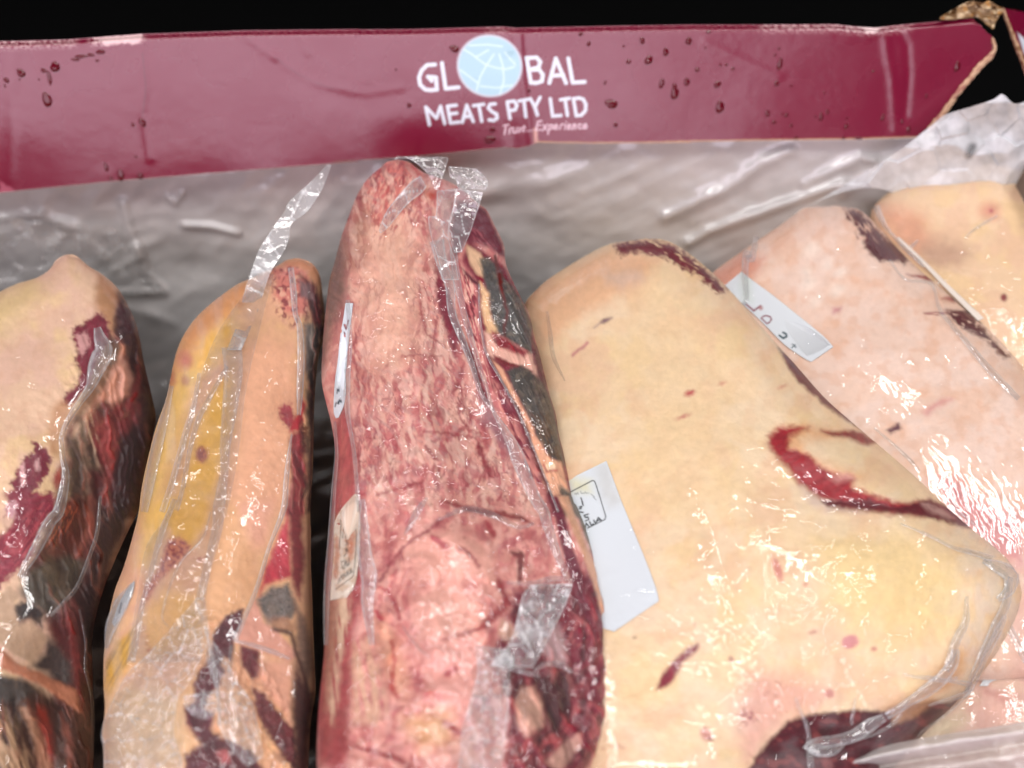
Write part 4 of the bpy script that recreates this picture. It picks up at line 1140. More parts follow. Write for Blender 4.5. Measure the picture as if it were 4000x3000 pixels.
# ---------------------------------------------------------------- centre pack: pink breast with ribs
p3 = Pack('vacuum_packed_joint', 'tall pink joint with sawn grey ribs along one side, standing below the printed name', 
          k('N', (150, 225), (40, 250)) + k('B', (300, 1030), (215, 1105), (150, 1205), (100, 1330), (50, 1470), (10, 1620)) + k('E', (135, 240), (112, 440), (95, 650), (90, 850), (120, 1000), (150, 1120), (172, 1280), (165, 1450), (150, 1659))
          + k('H', (135, 250), (115, 560), (108, 900), (80, 1200), (62, 1450), (60, 1800)),
          k('N', (160, 220), (300, 260), (480, 380), (760, 480), (950, 600), (1110, 740), (1210, 820), (1300, 990), (1380, 1150), (1420, 1260), (1425, 1380)) + k('E', (1240, 170), (1310, 320), (1370, 440), (1402, 580), (1432, 680), (1462, 800), (1492, 920), (1532, 1050), (1553, 1180), (1592, 1330), (1622, 1480), (1645, 1600))
          + k('H', (1672, 40), (1722, 170), (1790, 400), (1842, 560), (1882, 750), (1902, 980), (1912, 1150), (1890, 1350), (1840, 1500), (1700, 1800)),
          .027, 0, .0,
          k('B', (250, 1250, 0), (400, 1300, 6), (600, 1400, 8), (850, 1400, -6))
          + k('E', (200, 300, -14), (150, 700, -24), (300, 400, 8), (480, 250, 18), (480, 600, 24), (750, 500, 14), (960, 560, 2), (880, 300, 4), (1150, 300, 6), (1300, 500, 0), (1110, 620, 0), (230, 900, -14), (420, 950, 22), (700, 950, 24), (1000, 950, 8), (1160, 1050, -4), (1280, 850, 4), (1420, 1000, -2), (1380, 1250, 0), (1300, 1200, -6),
              (220, 1300, -10), (400, 1400, 22), (700, 1400, 28), (1050, 1400, 16), (1330, 1500, 0), (1550, 1500, -4))
          + k('H', (180, 200, -16), (330, 300, 6), (600, 300, 26), (950, 300, 30), (1300, 300, 16), (1550, 250, 4), (1700, 350, -4), (170, 700, -16), (350, 700, 10), (700, 700, 28), (1000, 700, 28), (1300, 750, 16), (1600, 750, 4), (1800, 800, -8), (150, 1200, -12), (400, 1200, 14), (750, 1200, 26), (1050, 1200, 22), (1400, 1250, 12), (1700, 1200, 0), (1850, 1200, -12), (300, 1550, 10), (800, 1550, 22), (1300, 1550, 12), (1700, 1500, -8)),
          sig=110, edge_r=90, edge_h=.016,
          bumps=[c[:2] + (r1, r2, a, h) for c, r1, r2, a, h in [
              (k('H', (960, 300))[0], 120, 60, 30, 5), (k('H', (760, 420))[0], 50, 60, 0, 4), (k('H', (780, 640))[0], 60, 50, 0, 4), (k('H', (800, 800))[0], 60, 45, 0, 3), (k('H', (830, 960))[0], 60, 45, 0, 3), (k('H', (860, 1180))[0], 80, 60, 0, 4),
              (k('H', (1360, 1310))[0], 55, 90, 0, 7), (k('E', (1250, 330))[0], 80, 130, -28, 5), (k('E', (1400, 1030))[0], 60, 150, -28, 6), (k('E', (1180, 640))[0], 30, 90, 0, -3), (k('E', (430, 380))[0], 40, 90, 30, 3), (k('E', (560, 300))[0], 60, 50, 0, 3)]])


def paint3(X, Y):
    P = Paint(X, Y, (226, 158, 150))
    marble(P, [(232, 176, 162), (212, 132, 130)], 90, 21, op=.7, ax=2.0, ang=80)
    wx = (fbm(X / 120, Y / 120, 770, 3) - .5) * 70; wy = (fbm(X / 120, Y / 120, 771, 3) - .5) * 60
    st = fbm((X + wx + .2 * Y) / 46, (Y + wy) / 170, 760, 4, .58)
    P.mix(sst(.5, .66, st) * .5, (244, 204, 192)); P.mix(sst(.46, .32, st) * .45, (176, 76, 88))
    P.mix(sst(.54, .68, fbm(X / 60, Y / 90, 761, 4)) * .45, (178, 92, 104))
    # creamy fat of the upper half
    P.poly(k('E', (280, -120), (560, -300), (700, 0), (700, 400), (660, 700), (540, 820), (380, 760), (290, 400)), (240, 194, 172), soft=90, amp=40, op=.9)
    P.poly(k('B', (330, 1010), (430, 970), (560, 1000), (560, 1100), (420, 1300), (250, 1400), (160, 1330), (220, 1110)), (228, 142, 132), soft=50, amp=20)
    zt = P.zone(k('B', (300, 1000), (450, 960), (620, 1040), (620, 1300), (300, 1500), (100, 1400), (200, 1100)), 60)
    P.mix(zt * sst(.5, .64, fbm((X + .5 * Y) / 14, (Y - .3 * X) / 60, 780, 4)) * .6, (248, 206, 186)); P.mix(zt * sst(.56, .68, fbm((X + .4 * Y) / 16 + 4, (Y - .4 * X) / 50, 781, 4)) * .7, (178, 64, 74))
    P.poly(k('N', (200, 240), (300, 260), (420, 380), (390, 430), (300, 380)), (196, 70, 66), soft=16, amp=12)
    P.poly(k('N', (460, 590), (560, 590), (620, 650), (560, 690), (480, 650)), (204, 92, 74), soft=14, amp=12)
    P.poly(k('B', (150, 1210), (200, 1180), (240, 1400), (180, 1659), (0, 1659), (60, 1450)), (190, 140, 122), soft=40, amp=20)
    P.poly(k('E', (240, 420), (400, 480), (420, 760), (400, 1050), (300, 1100), (240, 800)), (214, 150, 134), soft=60, amp=30, op=.4)
    z = P.zone(k('E', (200, -500), (700, -480), (820, -100), (980, 700), (1060, 950), (1500, 1680), (200, 1680), (240, 900)), 120)
    z = z * (1 - .6 * P.zone(k('E', (280, -120), (560, -300), (700, 0), (700, 400), (660, 700), (540, 820), (380, 760), (290, 400)), 160))
    P.mix(z * sst(.52, .66, fbm(X / 60, Y / 130, 701, 4, .55)) * .35, (186, 92, 100))
    P.mix(z * sst(.56, .70, fbm((X - Y * .3) / 34, (Y + X * .3) / 110, 702, 4, .55)) * .5, (244, 204, 184))
    P.mix(z * sst(.58, .72, fbm((X + Y * .6) / 60, (Y - X * .6) / 22, 703, 3, .5)) * .3, (184, 158, 158))
    P.mix(z * sst(.55, .68, fbm((X + wx * .7 - .2 * Y) / 34, (Y + wy) / 130, 762, 4, .55)) * .5, (248, 214, 198)); P.mix(z * sst(.58, .7, fbm((X + wx + .15 * Y) / 30 + 9, (Y + wy) / 120, 763, 4, .55)) * .5, (156, 56, 70))
    veins(P, z, (150, 40, 58), 56, 21, .90, .8, ax=2.2, ang=82)
    veins(P, z, (172, 62, 72), 40, 24, .92, .45, ax=2.0, ang=70)
    for pl, w in (([(920, 870), (960, 910), (930, 1060), (1000, 1150), (1070, 1180)], 7), ([(720, 1160), (900, 1180), (1040, 1200), (1060, 1260)], 6), ([(1060, 1260), (1090, 1330), (1130, 1430)], 16), ([(690, 260), (700, 400), (740, 560), (850, 640)], 5), ([(580, 700), (700, 690), (830, 700)], 4), ([(730, 1250), (790, 1330)], 10), ([(430, 1550), (620, 1500), (700, 1480)], 6), ([(900, 640), (920, 700)], 9), ([(300, 560), (290, 700), (320, 900)], 5)):
        P.line(k('E', *pl), w / 1.58, (158, 40, 62), soft=9, amp=12, sc=20, op=.85)
    # rib side: wine-red muscle, cream seams, grey sawn rib faces
    P.poly(k('N', (1100, 740), (1220, 830), (1310, 1000), (1425, 1250), (1430, 1400), (1300, 1300), (1200, 1230), (960, 1200), (860, 1350), (800, 1300), (780, 1000), (860, 700)), (122, 28, 58), soft=14, amp=12)
    P.poly(k('N', (1030, 1040), (1150, 1060), (1300, 1250), (1250, 1310), (1050, 1150)), (190, 110, 118), soft=16, amp=14, op=.7, tex=(50, 90, 14, .42, .6))
    P.poly(k('E', (790, 150), (870, 290), (900, 440), (950, 580), (905, 690), (850, 520), (800, 350)), (138, 34, 62), soft=14, amp=14, sc=22)
    P.poly(k('E', (880, 330), (960, 560), (1040, 700), (1100, 800), (1150, 1040), (1080, 960), (1010, 760), (940, 600)), (120, 30, 52), soft=12, amp=8)
    P.poly(k('E', (1000, -20), (1100, 60), (1240, 170), (1310, 320), (1402, 580), (1462, 800), (1532, 1050), (1592, 1330), (1645, 1600), (1660, 1680), (1480, 1680), (1300, 1250), (1150, 1000), (1090, 700), (1050, 500), (1040, 240), (960, 100)), (140, 22, 62), soft=14, amp=8)
    P.poly(k('E', (930, 120), (1040, 240), (1060, 500), (1090, 690), (1150, 900), (1210, 1050), (1140, 1000), (1050, 760), (960, 400), (920, 250)), (206, 120, 122), soft=16, amp=14)
    P.poly(k('E', (940, 120), (1040, 240), (1060, 500), (1090, 690), (1150, 900), (1140, 1000), (1050, 760), (960, 400)), (240, 190, 176), soft=12, tex=(75, 90, 10, .45, .6))
    P.poly(k('E', (930, 120), (1040, 260), (1060, 500), (1090, 690), (1000, 560)), (142, 34, 60), soft=12, tex=(70, 90, 12, .5, .62))
    P.poly(k('E', (940, 150), (1060, 240), (1120, 300), (1050, 270), (1000, 230)), (110, 26, 52), soft=10, amp=8)
    P.poly(k('E', (985, 10), (1060, 60), (1120, 130), (1090, 210), (1040, 180), (1000, 120)), (232, 196, 164), soft=12, amp=8)
    stipple(P, k('E', (1070, 95), (1120, 90), (1165, 130), (1215, 205), (1330, 350), (1392, 500), (1392, 690), (1290, 630), (1180, 575), (1135, 450), (1115, 300), (1080, 190)), (98, 93, 90), (50, 48, 47), soft=12, amp=6)
    P.poly(k('E', (1068, 240), (1118, 310), (1128, 430), (1180, 560), (1110, 560), (1080, 420)), (236, 198, 158), soft=12, amp=8)
    P.line(k('E', (1160, 80), (1185, 200), (1200, 300), (1235, 420), (1218, 520), (1220, 640)), [6, 9, 7, 5, 5, 3], (112, 40, 36), soft=8, amp=6)
    P.poly(k('E', (1090, 545), (1180, 570), (1290, 630), (1390, 690), (1440, 860), (1330, 760), (1250, 750), (1120, 700)), (238, 192, 176), soft=12, amp=10)
    P.poly(k('E', (1130, 540), (1200, 570), (1360, 670), (1340, 700), (1240, 660), (1170, 640)), (152, 32, 52), soft=14, amp=10)
    P.poly(k('E', (1150, 690), (1260, 740), (1400, 790), (1380, 800), (1250, 770), (1160, 720)), (140, 36, 50), soft=8, amp=8)
    P.poly(k('E', (1390, 560), (1440, 690), (1480, 900), (1440, 870), (1400, 740)), (104, 20, 50), soft=10)
    stipple(P, k('E', (1225, 790), (1330, 755), (1430, 830), (1492, 920), (1532, 1060), (1556, 1200), (1592, 1370), (1510, 1330), (1425, 1210), (1370, 1080), (1300, 950)), (94, 85, 79), (46, 40, 38), soft=12, amp=6)
    P.poly(k('E', (1370, 1050), (1480, 1070), (1560, 1250), (1590, 1370), (1500, 1320), (1420, 1200)), (112, 82, 56), soft=30, amp=14, tex=(60, 50, 10, .3, .55))
    P.poly(k('E', (1135, 715), (1210, 780), (1295, 950), (1365, 1080), (1425, 1210), (1500, 1325), (1570, 1350), (1610, 1520), (1680, 1659), (1600, 1659), (1470, 1510), (1400, 1300), (1300, 1020), (1200, 850)), (236, 184, 154), soft=10, amp=6)
    P.blob(k('E', (1500, 1380))[0], 24, 20, (246, 216, 186), soft=10)
    P.line(k('E', (1460, 1370), (1480, 1410), (1540, 1400)), 4, (190, 96, 84), soft=8, amp=4)
    P.line(k('E', (1120, 700), (1200, 850), (1290, 1010), (1360, 1180), (1420, 1360), (1480, 1500), (1540, 1659)), [4, 5, 8, 9, 8, 8, 8], (110, 22, 40), soft=9, amp=6)
    stipple(P, k('E', (1555, 1495), (1625, 1540), (1700, 1690), (1580, 1690)), (116, 98, 86), (58, 44, 40), soft=12, amp=6)
    P.poly(k('E', (1060, 930), (1150, 1040), (1310, 1330), (1240, 1310), (1090, 1100)), (162, 112, 122), soft=26, amp=14, op=.85)
    P.poly(k('E', (1150, 850), (1250, 1010), (1420, 1420), (1500, 1659), (1400, 1600), (1300, 1330), (1180, 1050)), (222, 156, 146), soft=20, amp=14, tex=(62, 120, 16, .3, .55))
    # lower half
    zl = P.zone(k('H', (330, -30), (1460, -30), (1300, 1700), (250, 1700)), 120)
    P.mix(zl * .5 * sst(.45, .65, fbm(X / 70, Y / 40, 706, 4)), (240, 186, 172))
    P.poly(k('H', (600, 220), (780, 200), (900, 190), (1060, 250), (1160, 370), (1150, 480), (1000, 520), (900, 480), (700, 520), (620, 400)), (240, 184, 170), soft=40, amp=16)
    P.poly(k('H', (680, 560), (900, 540), (1060, 600), (1080, 780), (950, 850), (720, 860), (650, 700)), (240, 186, 172), soft=40, amp=16)
    P.poly(k('H', (720, 900), (1040, 880), (1050, 1100), (980, 1320), (860, 1330), (760, 1150)), (238, 180, 170), soft=40, amp=20)
    P.poly(k('H', (430, 740), (540, 830), (620, 1080), (600, 1250), (520, 1150), (440, 950)), (232, 182, 140), soft=50, amp=24, op=.45)
    P.poly(k('H', (250, 900), (420, 850), (500, 1300), (420, 1400), (280, 1380)), (230, 188, 164), soft=50, amp=26, tex=(80, 180, 26, .3, .55))
    P.poly(k('H', (600, 1350), (880, 1300), (900, 1500), (700, 1560)), (228, 184, 140), soft=60, amp=30, op=.8)
    for pl, w, c in (([(450, 505), (520, 385), (620, 272), (760, 182), (830, 130)], [5, 5, 6, 5, 3], (150, 40, 66)), ([(435, 540), (500, 570), (540, 640), (572, 740)], [4, 6, 6, 7], (176, 50, 72)), ([(565, 770), (700, 920)], 3, (196, 120, 110)),
                     ([(835, 870), (960, 830), (1060, 800)], [3, 5, 8], (154, 40, 60)), ([(940, 300), (1010, 340), (1060, 420)], [6, 8, 4], (160, 50, 66)), ([(780, 240), (850, 290)], 12, (186, 90, 100)), ([(860, 20), (1000, 60), (1180, 90), (1330, 120), (1390, 150)], [6, 11, 12, 10, 4], (150, 44, 54)),
                     ([(1110, 150), (1150, 220)], 12, (172, 60, 72)), ([(1260, 330), (1320, 350), (1310, 500)], [8, 14, 8], (124, 26, 42)), ([(430, 700), (460, 740)], 10, (186, 60, 80)), ([(860, 1080), (910, 1050)], 12, (180, 60, 80)), ([(850, 1380), (940, 1440)], [12, 14], (170, 42, 60)), ([(520, 880), (540, 1000), (520, 1150), (560, 1230)], [8, 6, 10, 5], (188, 80, 76)),
                     ([(770, 1190), (810, 1220)], 12, (206, 120, 110)), ([(300, 1530), (420, 1560), (560, 1600), (640, 1659)], [5, 9, 14, 10], (160, 50, 60)), ([(1180, 500), (1240, 640), (1150, 720), (1080, 790)], [8, 14, 20, 10], (160, 46, 58))):
        P.line(k('H', *pl), w, c, soft=10, amp=12, sc=22, op=.9)
    veins(P, zl, (160, 56, 70), 60, 27, .9, .6)
    # left flank
    P.poly(k('H', (60, 0), (330, 0), (350, 500), (280, 900), (240, 1659), (60, 1659)), (176, 84, 86), soft=30, amp=14)
    P.poly(k('H', (180, 500), (270, 500), (260, 750), (200, 1050), (170, 1400), (130, 1400), (160, 900)), (222, 192, 166), soft=24, amp=16, tex=(85, 160, 16, .3, .55))
    P.poly(k('H', (150, 100), (200, 60), (190, 900), (110, 1300), (100, 700)), (176, 128, 104), soft=26, amp=12, op=.8)
    P.poly(k('E', (160, 1080), (250, 1000), (300, 1250), (310, 1600), (160, 1659), (170, 1300)), (186, 96, 96), soft=30, amp=14)
    P.poly(k('E', (100, 0), (230, -40), (250, 300), (200, 420), (120, 700), (80, 800)), (142, 110, 98), soft=40, amp=14)
    # right flank of the lower half
    P.poly(k('H', (1280, 560), (1400, 540), (1640, 500), (1790, 420), (1850, 560), (1910, 1000), (1905, 1250), (1840, 1480), (1700, 1720), (1230, 1720), (1240, 1450), (1250, 1080), (1180, 1000), (1130, 960), (1230, 760)), (136, 22, 58), soft=26, amp=20)
    zr = P.zone(k('H', (1150, 950), (1240, 700), (1450, 500), (1850, 560), (1910, 1150), (1800, 1600), (1250, 1720)), 60)
    P.mix(zr * sst(.55, .7, fbm((X + Y * .5) / 24, (Y - X * .5) / 70, 710, 4)) * .6, (196, 112, 112)); P.mix(zr * sst(.55, .72, fbm((X + Y * .4) / 30, (Y - X * .4) / 80, 711, 4)) * .7, (82, 16, 32))
    P.poly(k('H', (1190, 740), (1260, 760), (1300, 840), (1220, 880), (1180, 830)), (220, 178, 160), soft=14, amp=10)
    P.poly(k('H', (1480, 820), (1540, 760), (1600, 900), (1600, 1010), (1500, 1000), (1440, 930)), (206, 176, 176), soft=20, amp=10, op=.8)
    P.poly(k('H', (1320, 1160), (1400, 1160), (1455, 1260), (1455, 1400), (1350, 1475), (1288, 1390), (1288, 1240)), (230, 184, 166), soft=16, amp=8, dh=.6)
    P.poly(k('H', (1420, 1100), (1560, 1050), (1640, 1090), (1600, 1350), (1500, 1480), (1460, 1250)), (92, 18, 34), soft=20, amp=12)
    P.poly(k('H', (1300, 1470), (1450, 1430), (1640, 1380), (1560, 1530), (1400, 1640), (1270, 1640)), (196, 100, 100), soft=30, amp=20, op=.6, tex=(150, 40, 26, .4, .6))
    P.poly(k('H', (1480, 1620), (1600, 1480), (1675, 1445), (1695, 1530), (1560, 1680)), (212, 168, 154), soft=16, amp=10)
    P.poly(k('H', (1490, -20), (1560, -20), (1640, 300), (1720, 520), (1780, 760), (1785, 880), (1710, 720), (1600, 420), (1540, 160)), (128, 28, 62), soft=10, amp=6)
    P.poly(k('H', (1545, -20), (1610, -20), (1710, 250), (1800, 450), (1855, 800), (1895, 990), (1860, 900), (1790, 600), (1670, 260)), (224, 176, 146), soft=10, amp=6)
    P.poly(k('H', (1690, 500), (1790, 640), (1830, 900), (1760, 780)), (136, 36, 58), soft=14, amp=8)
    P.poly(k('H', (1620, -20), (1690, -20), (1770, 250), (1850, 570), (1800, 440), (1710, 210)), (128, 112, 90), soft=8, amp=4)
    zf = P.zone(k('E', (1000, 0), (1240, 170), (1402, 580), (1532, 1050), (1645, 1600), (1500, 1659), (1300, 1250), (1100, 800), (1050, 400)), 40)
    P.dh += zf * (ridge((X * .42 + Y * .9) / 200, (-X * .9 + Y * .42) / 36, 940, 2) - .5) * 3.0
    zf = P.zone(k('H', (1180, 1000), (1300, 700), (1600, 560), (1850, 620), (1910, 1150), (1800, 1600), (1250, 1720)), 60)
    layers(P, zf * .8, 70, 380, 80, 7.0, (206, 128, 124), (70, 12, 28), 7)
    zf = P.zone(k('H', (350, 100), (1250, 100), (1150, 1000), (1000, 1659), (250, 1659)), 100)
    P.dh += zf * ((ridge(X / 170, Y / 150, 945, 2) - .5) * 3.0)
    P.poly(k('H', (1760, 890), (1810, 880), (1800, 1010), (1750, 1060)), (130, 12, 26), soft=14, amp=8)
    return P


p3.meat(paint3, step=4.2, rough=.42, rsc=24, lump=1.4)
p3.film(lambda X, Y: .35 + .9 * sst(.45, .7, fbm(X / 110, Y / 110, 505, 3)) + .4 * sst(2200, 2700, Y), .03, wave=lambda X, Y: 1.2 * (ridge(X / 60, Y / 110, 506, 3) - .45) * (.3 + sst(.4, .7, fbm(X / 150, Y / 150, 507, 2))))
# long seams of loose film down the rib side
p3.fold(k('E', (800, -20), (830, 120), (880, 260), (895, 430), (960, 600), (1020, 760), (1070, 920), (1150, 1040)), [30, 22, 20, 16, 14, 11, 9, 5], lift=7, milk=.42, sd=30)
p3.fold(k('E', (900, 20), (920, 200), (960, 400), (1010, 580), (1060, 750), (1110, 900), (1150, 1040)), [14, 16, 13, 12, 10, 8, 5], lift=7, milk=.36, sd=31)
p3.fold(k('E', (1150, 1040), (1260, 1230), (1330, 1400), (1400, 1560), (1460, 1659)) + k('H', (1480, 150), (1540, 330), (1600, 480)), [6, 18, 30, 26, 24, 20, 16, 8], lift=5, milk=.38, wr=1.0, cr=1.6, sd=32)
p3.fold(k('E', (1060, 250), (1062, 400), (1080, 560), (1110, 690), (1200, 850), (1300, 1040), (1390, 1250), (1470, 1450), (1550, 1659)), [3, 4, 4, 5, 4, 4, 4, 4, 4], lift=3, milk=.45, sd=33)
p3.fold(k('E', (250, 350), (262, 600), (245, 850), (250, 1050), (290, 1300), (320, 1659)), [8, 10, 14, 8, 8, 8], lift=4, milk=.34, sd=34)
p3.fold(k('H', (345, 0), (350, 300), (380, 480), (370, 650), (400, 900)), [8, 26, 34, 22, 10], lift=4, milk=.42, wr=1.1, cr=1.8, sd=35)
p3.fold(k('E', (170, 1100), (180, 1300), (165, 1500), (155, 1659)) + k('H', (145, 250), (120, 600), (115, 900)), [5, 8, 10, 12, 14, 12, 8], lift=3, milk=.3, sd=36)
p3.fold(k('H', (740, -10), (690, 60), (640, 150), (600, 220)), [5, 14, 12, 4], lift=4, milk=.35, sd=37)
p3.fold(k('H', (800, 130), (980, 60), (1150, 100), (1300, 170), (1400, 150)), [4, 10, 12, 10, 5], lift=4, milk=.25, wr=1.0, cr=1.6, sd=38)
p3.fold(k('H', (590, 780), (640, 860), (700, 930), (760, 980)), [3, 5, 5, 3], lift=2.5, milk=.3, sd=39)


def p3_top(X, Y):
    yy = np.maximum(Y, 760); xx = np.minimum(X, 1500 + (yy - 600) * .9)
    return np.minimum(p3.depth(xx, yy), .690) - .004


p3.flap(k('N', (110, 215), (200, 180), (330, 230), (470, 340), (540, 430), (600, 570)), k('N', (330, 200), (540, 190), (740, 200), (750, 240), (680, 450), (640, 580)), lift=2, milk=.22, cr=2.0, sc=95, depth=p3_top, wr=.28, name='bag_end', sd=10)
p3.flap(k('N', (430, 410), (330, 470), (220, 590), (110, 720), (30, 830), (-30, 960), (-60, 1060)), k('N', (500, 540), (440, 620), (330, 700), (230, 800), (130, 920), (40, 1030), (-40, 1090)), lift=4, milk=.34, cr=1.5, sc=80, wr=.28, name='bag_end', sd=11)
p3.flap(k('N', (620, 590), (620, 760), (600, 900), (520, 900), (560, 1150), (640, 1400), (680, 1640)), k('N', (850, 560), (830, 760), (790, 900), (760, 1100), (800, 1290), (840, 1400), (880, 1640)), lift=6, milk=.27, cr=2.0, sc=95, wr=.28, name='bag_end', sd=12)
p3.flap(k('N', (850, 560), (830, 700), (800, 860), (760, 1060), (790, 1200), (830, 1320)), k('N', (1165, 610), (1130, 740), (1080, 880), (1030, 1040), (970, 1190), (920, 1310)), lift=9, milk=.33, cr=2.2, sc=70, wr=.28, name='bag_end', depth=lambda X, Y: np.minimum(p3.depth(X, Y), .645), sd=13)
p3.flap(k('N', (760, 300), (780, 420), (850, 470), (870, 560)), k('N', (1080, 330), (1190, 420), (1225, 490), (1200, 580)), lift=4, milk=.20, cr=3.0, sc=45, wr=.28, name='bag_end', depth=p3_top, sd=14)
# crumpled flap with honeycomb welds near the bottom
p3.flap(k('H', (1380, 530), (1330, 600), (1290, 760), (1240, 900), (1150, 1000), (1130, 1030)), k('H', (1640, 520), (1600, 640), (1540, 760), (1480, 880), (1420, 990), (1390, 1040)), lift=9, milk=.55, cr=1.8, sc=60, wr=.8, name='bag_end', sd=15, var=.7)
p3.fold(k('H', (1230, 515), (1400, 520), (1520, 490), (1640, 500)), [3, 10, 13, 6], lift=6, milk=.35, base=8, cr=2, sd=40)
p3.fold(k('H', (1180, 1030), (1290, 1050), (1420, 1090), (1440, 1085)), [6, 10, 10, 3], lift=5, milk=.45, base=5, cr=2, sd=41)
p3.fold(k('H', (1400, 1060), (1470, 1020), (1560, 1020), (1640, 1070)), [5, 10, 12, 6], lift=5, milk=.35, base=5, cr=2, sd=42)
p3.flap(k('H', (1040, 900), (1050, 1050), (1020, 1200), (960, 1400), (940, 1600), (920, 1720)), k('H', (1240, 930), (1250, 1100), (1245, 1300), (1220, 1500), (1200, 1640), (1170, 1720)), lift=6, milk=.34, cr=3.0, sc=46, wr=1.1, name='bag_end', sd=16)


def lab3a(X, Y):
    P = Paint(X, Y, (226, 230, 236))
    P.poly(k('J', (150, 1000), (200, 1100), (150, 1300), (0, 1300), (0, 1000)), (150, 150, 150), soft=60, op=.5)
    red = (132, 28, 50); tl = (42, 66, 82)
    strokes(P, 'J', 2.6, red, [[(372, 190), (338, 318), (312, 250)], [(325, 385), (282, 335)], [(292, 525), (258, 460)], [(358, 710), (345, 690)], [(320, 925), (228, 868)], [(318, 920), (280, 785)], [(266, 1050), (208, 960)], [(160, 880), (130, 900)], [(140, 1060), (90, 1100)]], soft=4)
    strokes(P, 'J', 2.4, tl, [[(208, 1240), (216, 1180), (240, 1215), (250, 1150), (272, 1195), (285, 1120), (315, 1150)], [(180, 1430), (195, 1375), (235, 1390), (225, 1360)], [(232, 1390), (240, 1330), (268, 1370), (270, 1310)], [(305, 1275), (318, 1262)]], soft=4)
    return P


p3.label(k('J', (330, -60), (300, 150), (255, 420), (215, 800), (185, 1000), (165, 1250), (160, 1500), (190, 1600)), k('J', (440, -60), (420, 120), (385, 420), (350, 800), (335, 1000), (335, 1250), (300, 1430), (230, 1590)), lab3a)


def lab3b(X, Y):
    P = Paint(X, Y, (226, 214, 200))
    marble(P, [(206, 178, 154)], 30, 41, .4, .65, .7)
    P.poly(k('K', (360, 560), (470, 640), (460, 900), (400, 1080), (360, 950), (330, 640)), (190, 108, 66), soft=24, amp=16, sc=18, op=.8)
    P.line(k('K', (330, 500), (350, 620), (380, 520)), 5, (120, 58, 40), soft=6, amp=5)
    P.line(k('K', (200, 760), (210, 1000), (180, 1300)), 9, (190, 120, 88), soft=12, amp=6, op=.7)
    bk = (40, 34, 36)
    strokes(P, 'K', 1.7, bk, [[(268, 470), (420, 310), (500, 225)], [(470, 520), (490, 700), (475, 1000), (460, 1180), (435, 1300)], [(190, 1478), (430, 1305)], [(262, 480), (262, 620), (240, 900)],
                              [(275, 1070), (275, 1180)], [(290, 1090), (315, 1060), (320, 1110), (295, 1190), (325, 1175)], [(340, 1060), (335, 1150), (360, 1150), (355, 1090), (340, 1100)], [(385, 1030), (375, 1070), (392, 1090), (375, 1140), (362, 1110)],
                              [(225, 1400), (240, 1330)], [(255, 1375), (250, 1320), (275, 1300)], [(285, 1345), (280, 1280)], [(265, 1290), (300, 1265)], [(305, 1330), (310, 1255), (330, 1310)], [(345, 1300), (340, 1230)], [(365, 1290), (360, 1215), (375, 1270)], [(395, 1265), (390, 1200)], [(410, 1250), (408, 1180), (430, 1240)],
                              [(310, 1010), (345, 960), (330, 900), (370, 940), (345, 880)], [(330, 850), (370, 820), (335, 790), (375, 760)], [(325, 740), (345, 690), (365, 745), (385, 680)], [(420, 520), (420, 640)], [(375, 540), (370, 640)], [(345, 560), (335, 660)], [(300, 600), (290, 740)]], soft=3, op=.85)
    return P


p3.label(k('K', (465, 105), (340, 240), (230, 390), (170, 560), (165, 900), (140, 1250), (120, 1500), (110, 1640)), k('K', (480, 110), (515, 150), (530, 400), (548, 600), (535, 900), (510, 1150), (470, 1400), (350, 1600)), lab3b)

# ---------------------------------------------------------------- big pale shoulder, right of centre
p4 = Pack('vacuum_packed_joint', 'broad pale yellow fat-covered joint with a curved red cut, beside the tall pink joint',
          k('V', (1380, 517), (1310, 530), (1232, 572), (1165, 620), (1125, 680), (1130, 800), (1150, 950), (1180, 1150), (1215, 1350), (1240, 1500), (1240, 1740)),
          k('V', (1395, 515), (1445, 522), (1505, 560), (1572, 622), (1642, 702), (1720, 790), (1782, 860), (1852, 922), (1932, 990), (2002, 1052), (2062, 1110), (2122, 1160), (2172, 1202), (2202, 1250), (2206, 1295), (2182, 1362), (2132, 1442), (2062, 1520), (1990, 1590), (1930, 1660), (1880, 1740)),
          .006, .0, .0,
          k('V', (1300, 620, -6), (1420, 620, 0), (1200, 750, -4), (1400, 800, 16), (1600, 800, 4), (1300, 1000, 14), (1550, 1000, 24), (1800, 950, 4), (1250, 1250, 8), (1500, 1250, 26), (1750, 1180, 22), (1950, 1120, 8), (2100, 1220, 6), (1350, 1500, 16), (1600, 1400, 26), (1850, 1350, 22), (2000, 1380, 12), (2120, 1380, -10), (1480, 1580, 22), (1700, 1500, 14), (1900, 1480, 6), (2050, 1480, -14), (1750, 1580, -8), (1900, 1580, -20), (1600, 1640, 4), (1300, 1640, 10), (1450, 1740, 22), (1290, 1740, 10)),
          sig=215, edge_r=190, edge_h=.03,
          bumps=[c[:2] + (r1, r2, a, h) for c, r1, r2, a, h in [(k('F', (900, 1330))[0], 220, 90, 20, 3), (k('I', (1300, 500))[0], 330, 200, 0, 6), (k('I', (300, 200))[0], 60, 260, -18, -3), (k('I', (1200, 1420))[0], 350, 60, -14, -6)]])


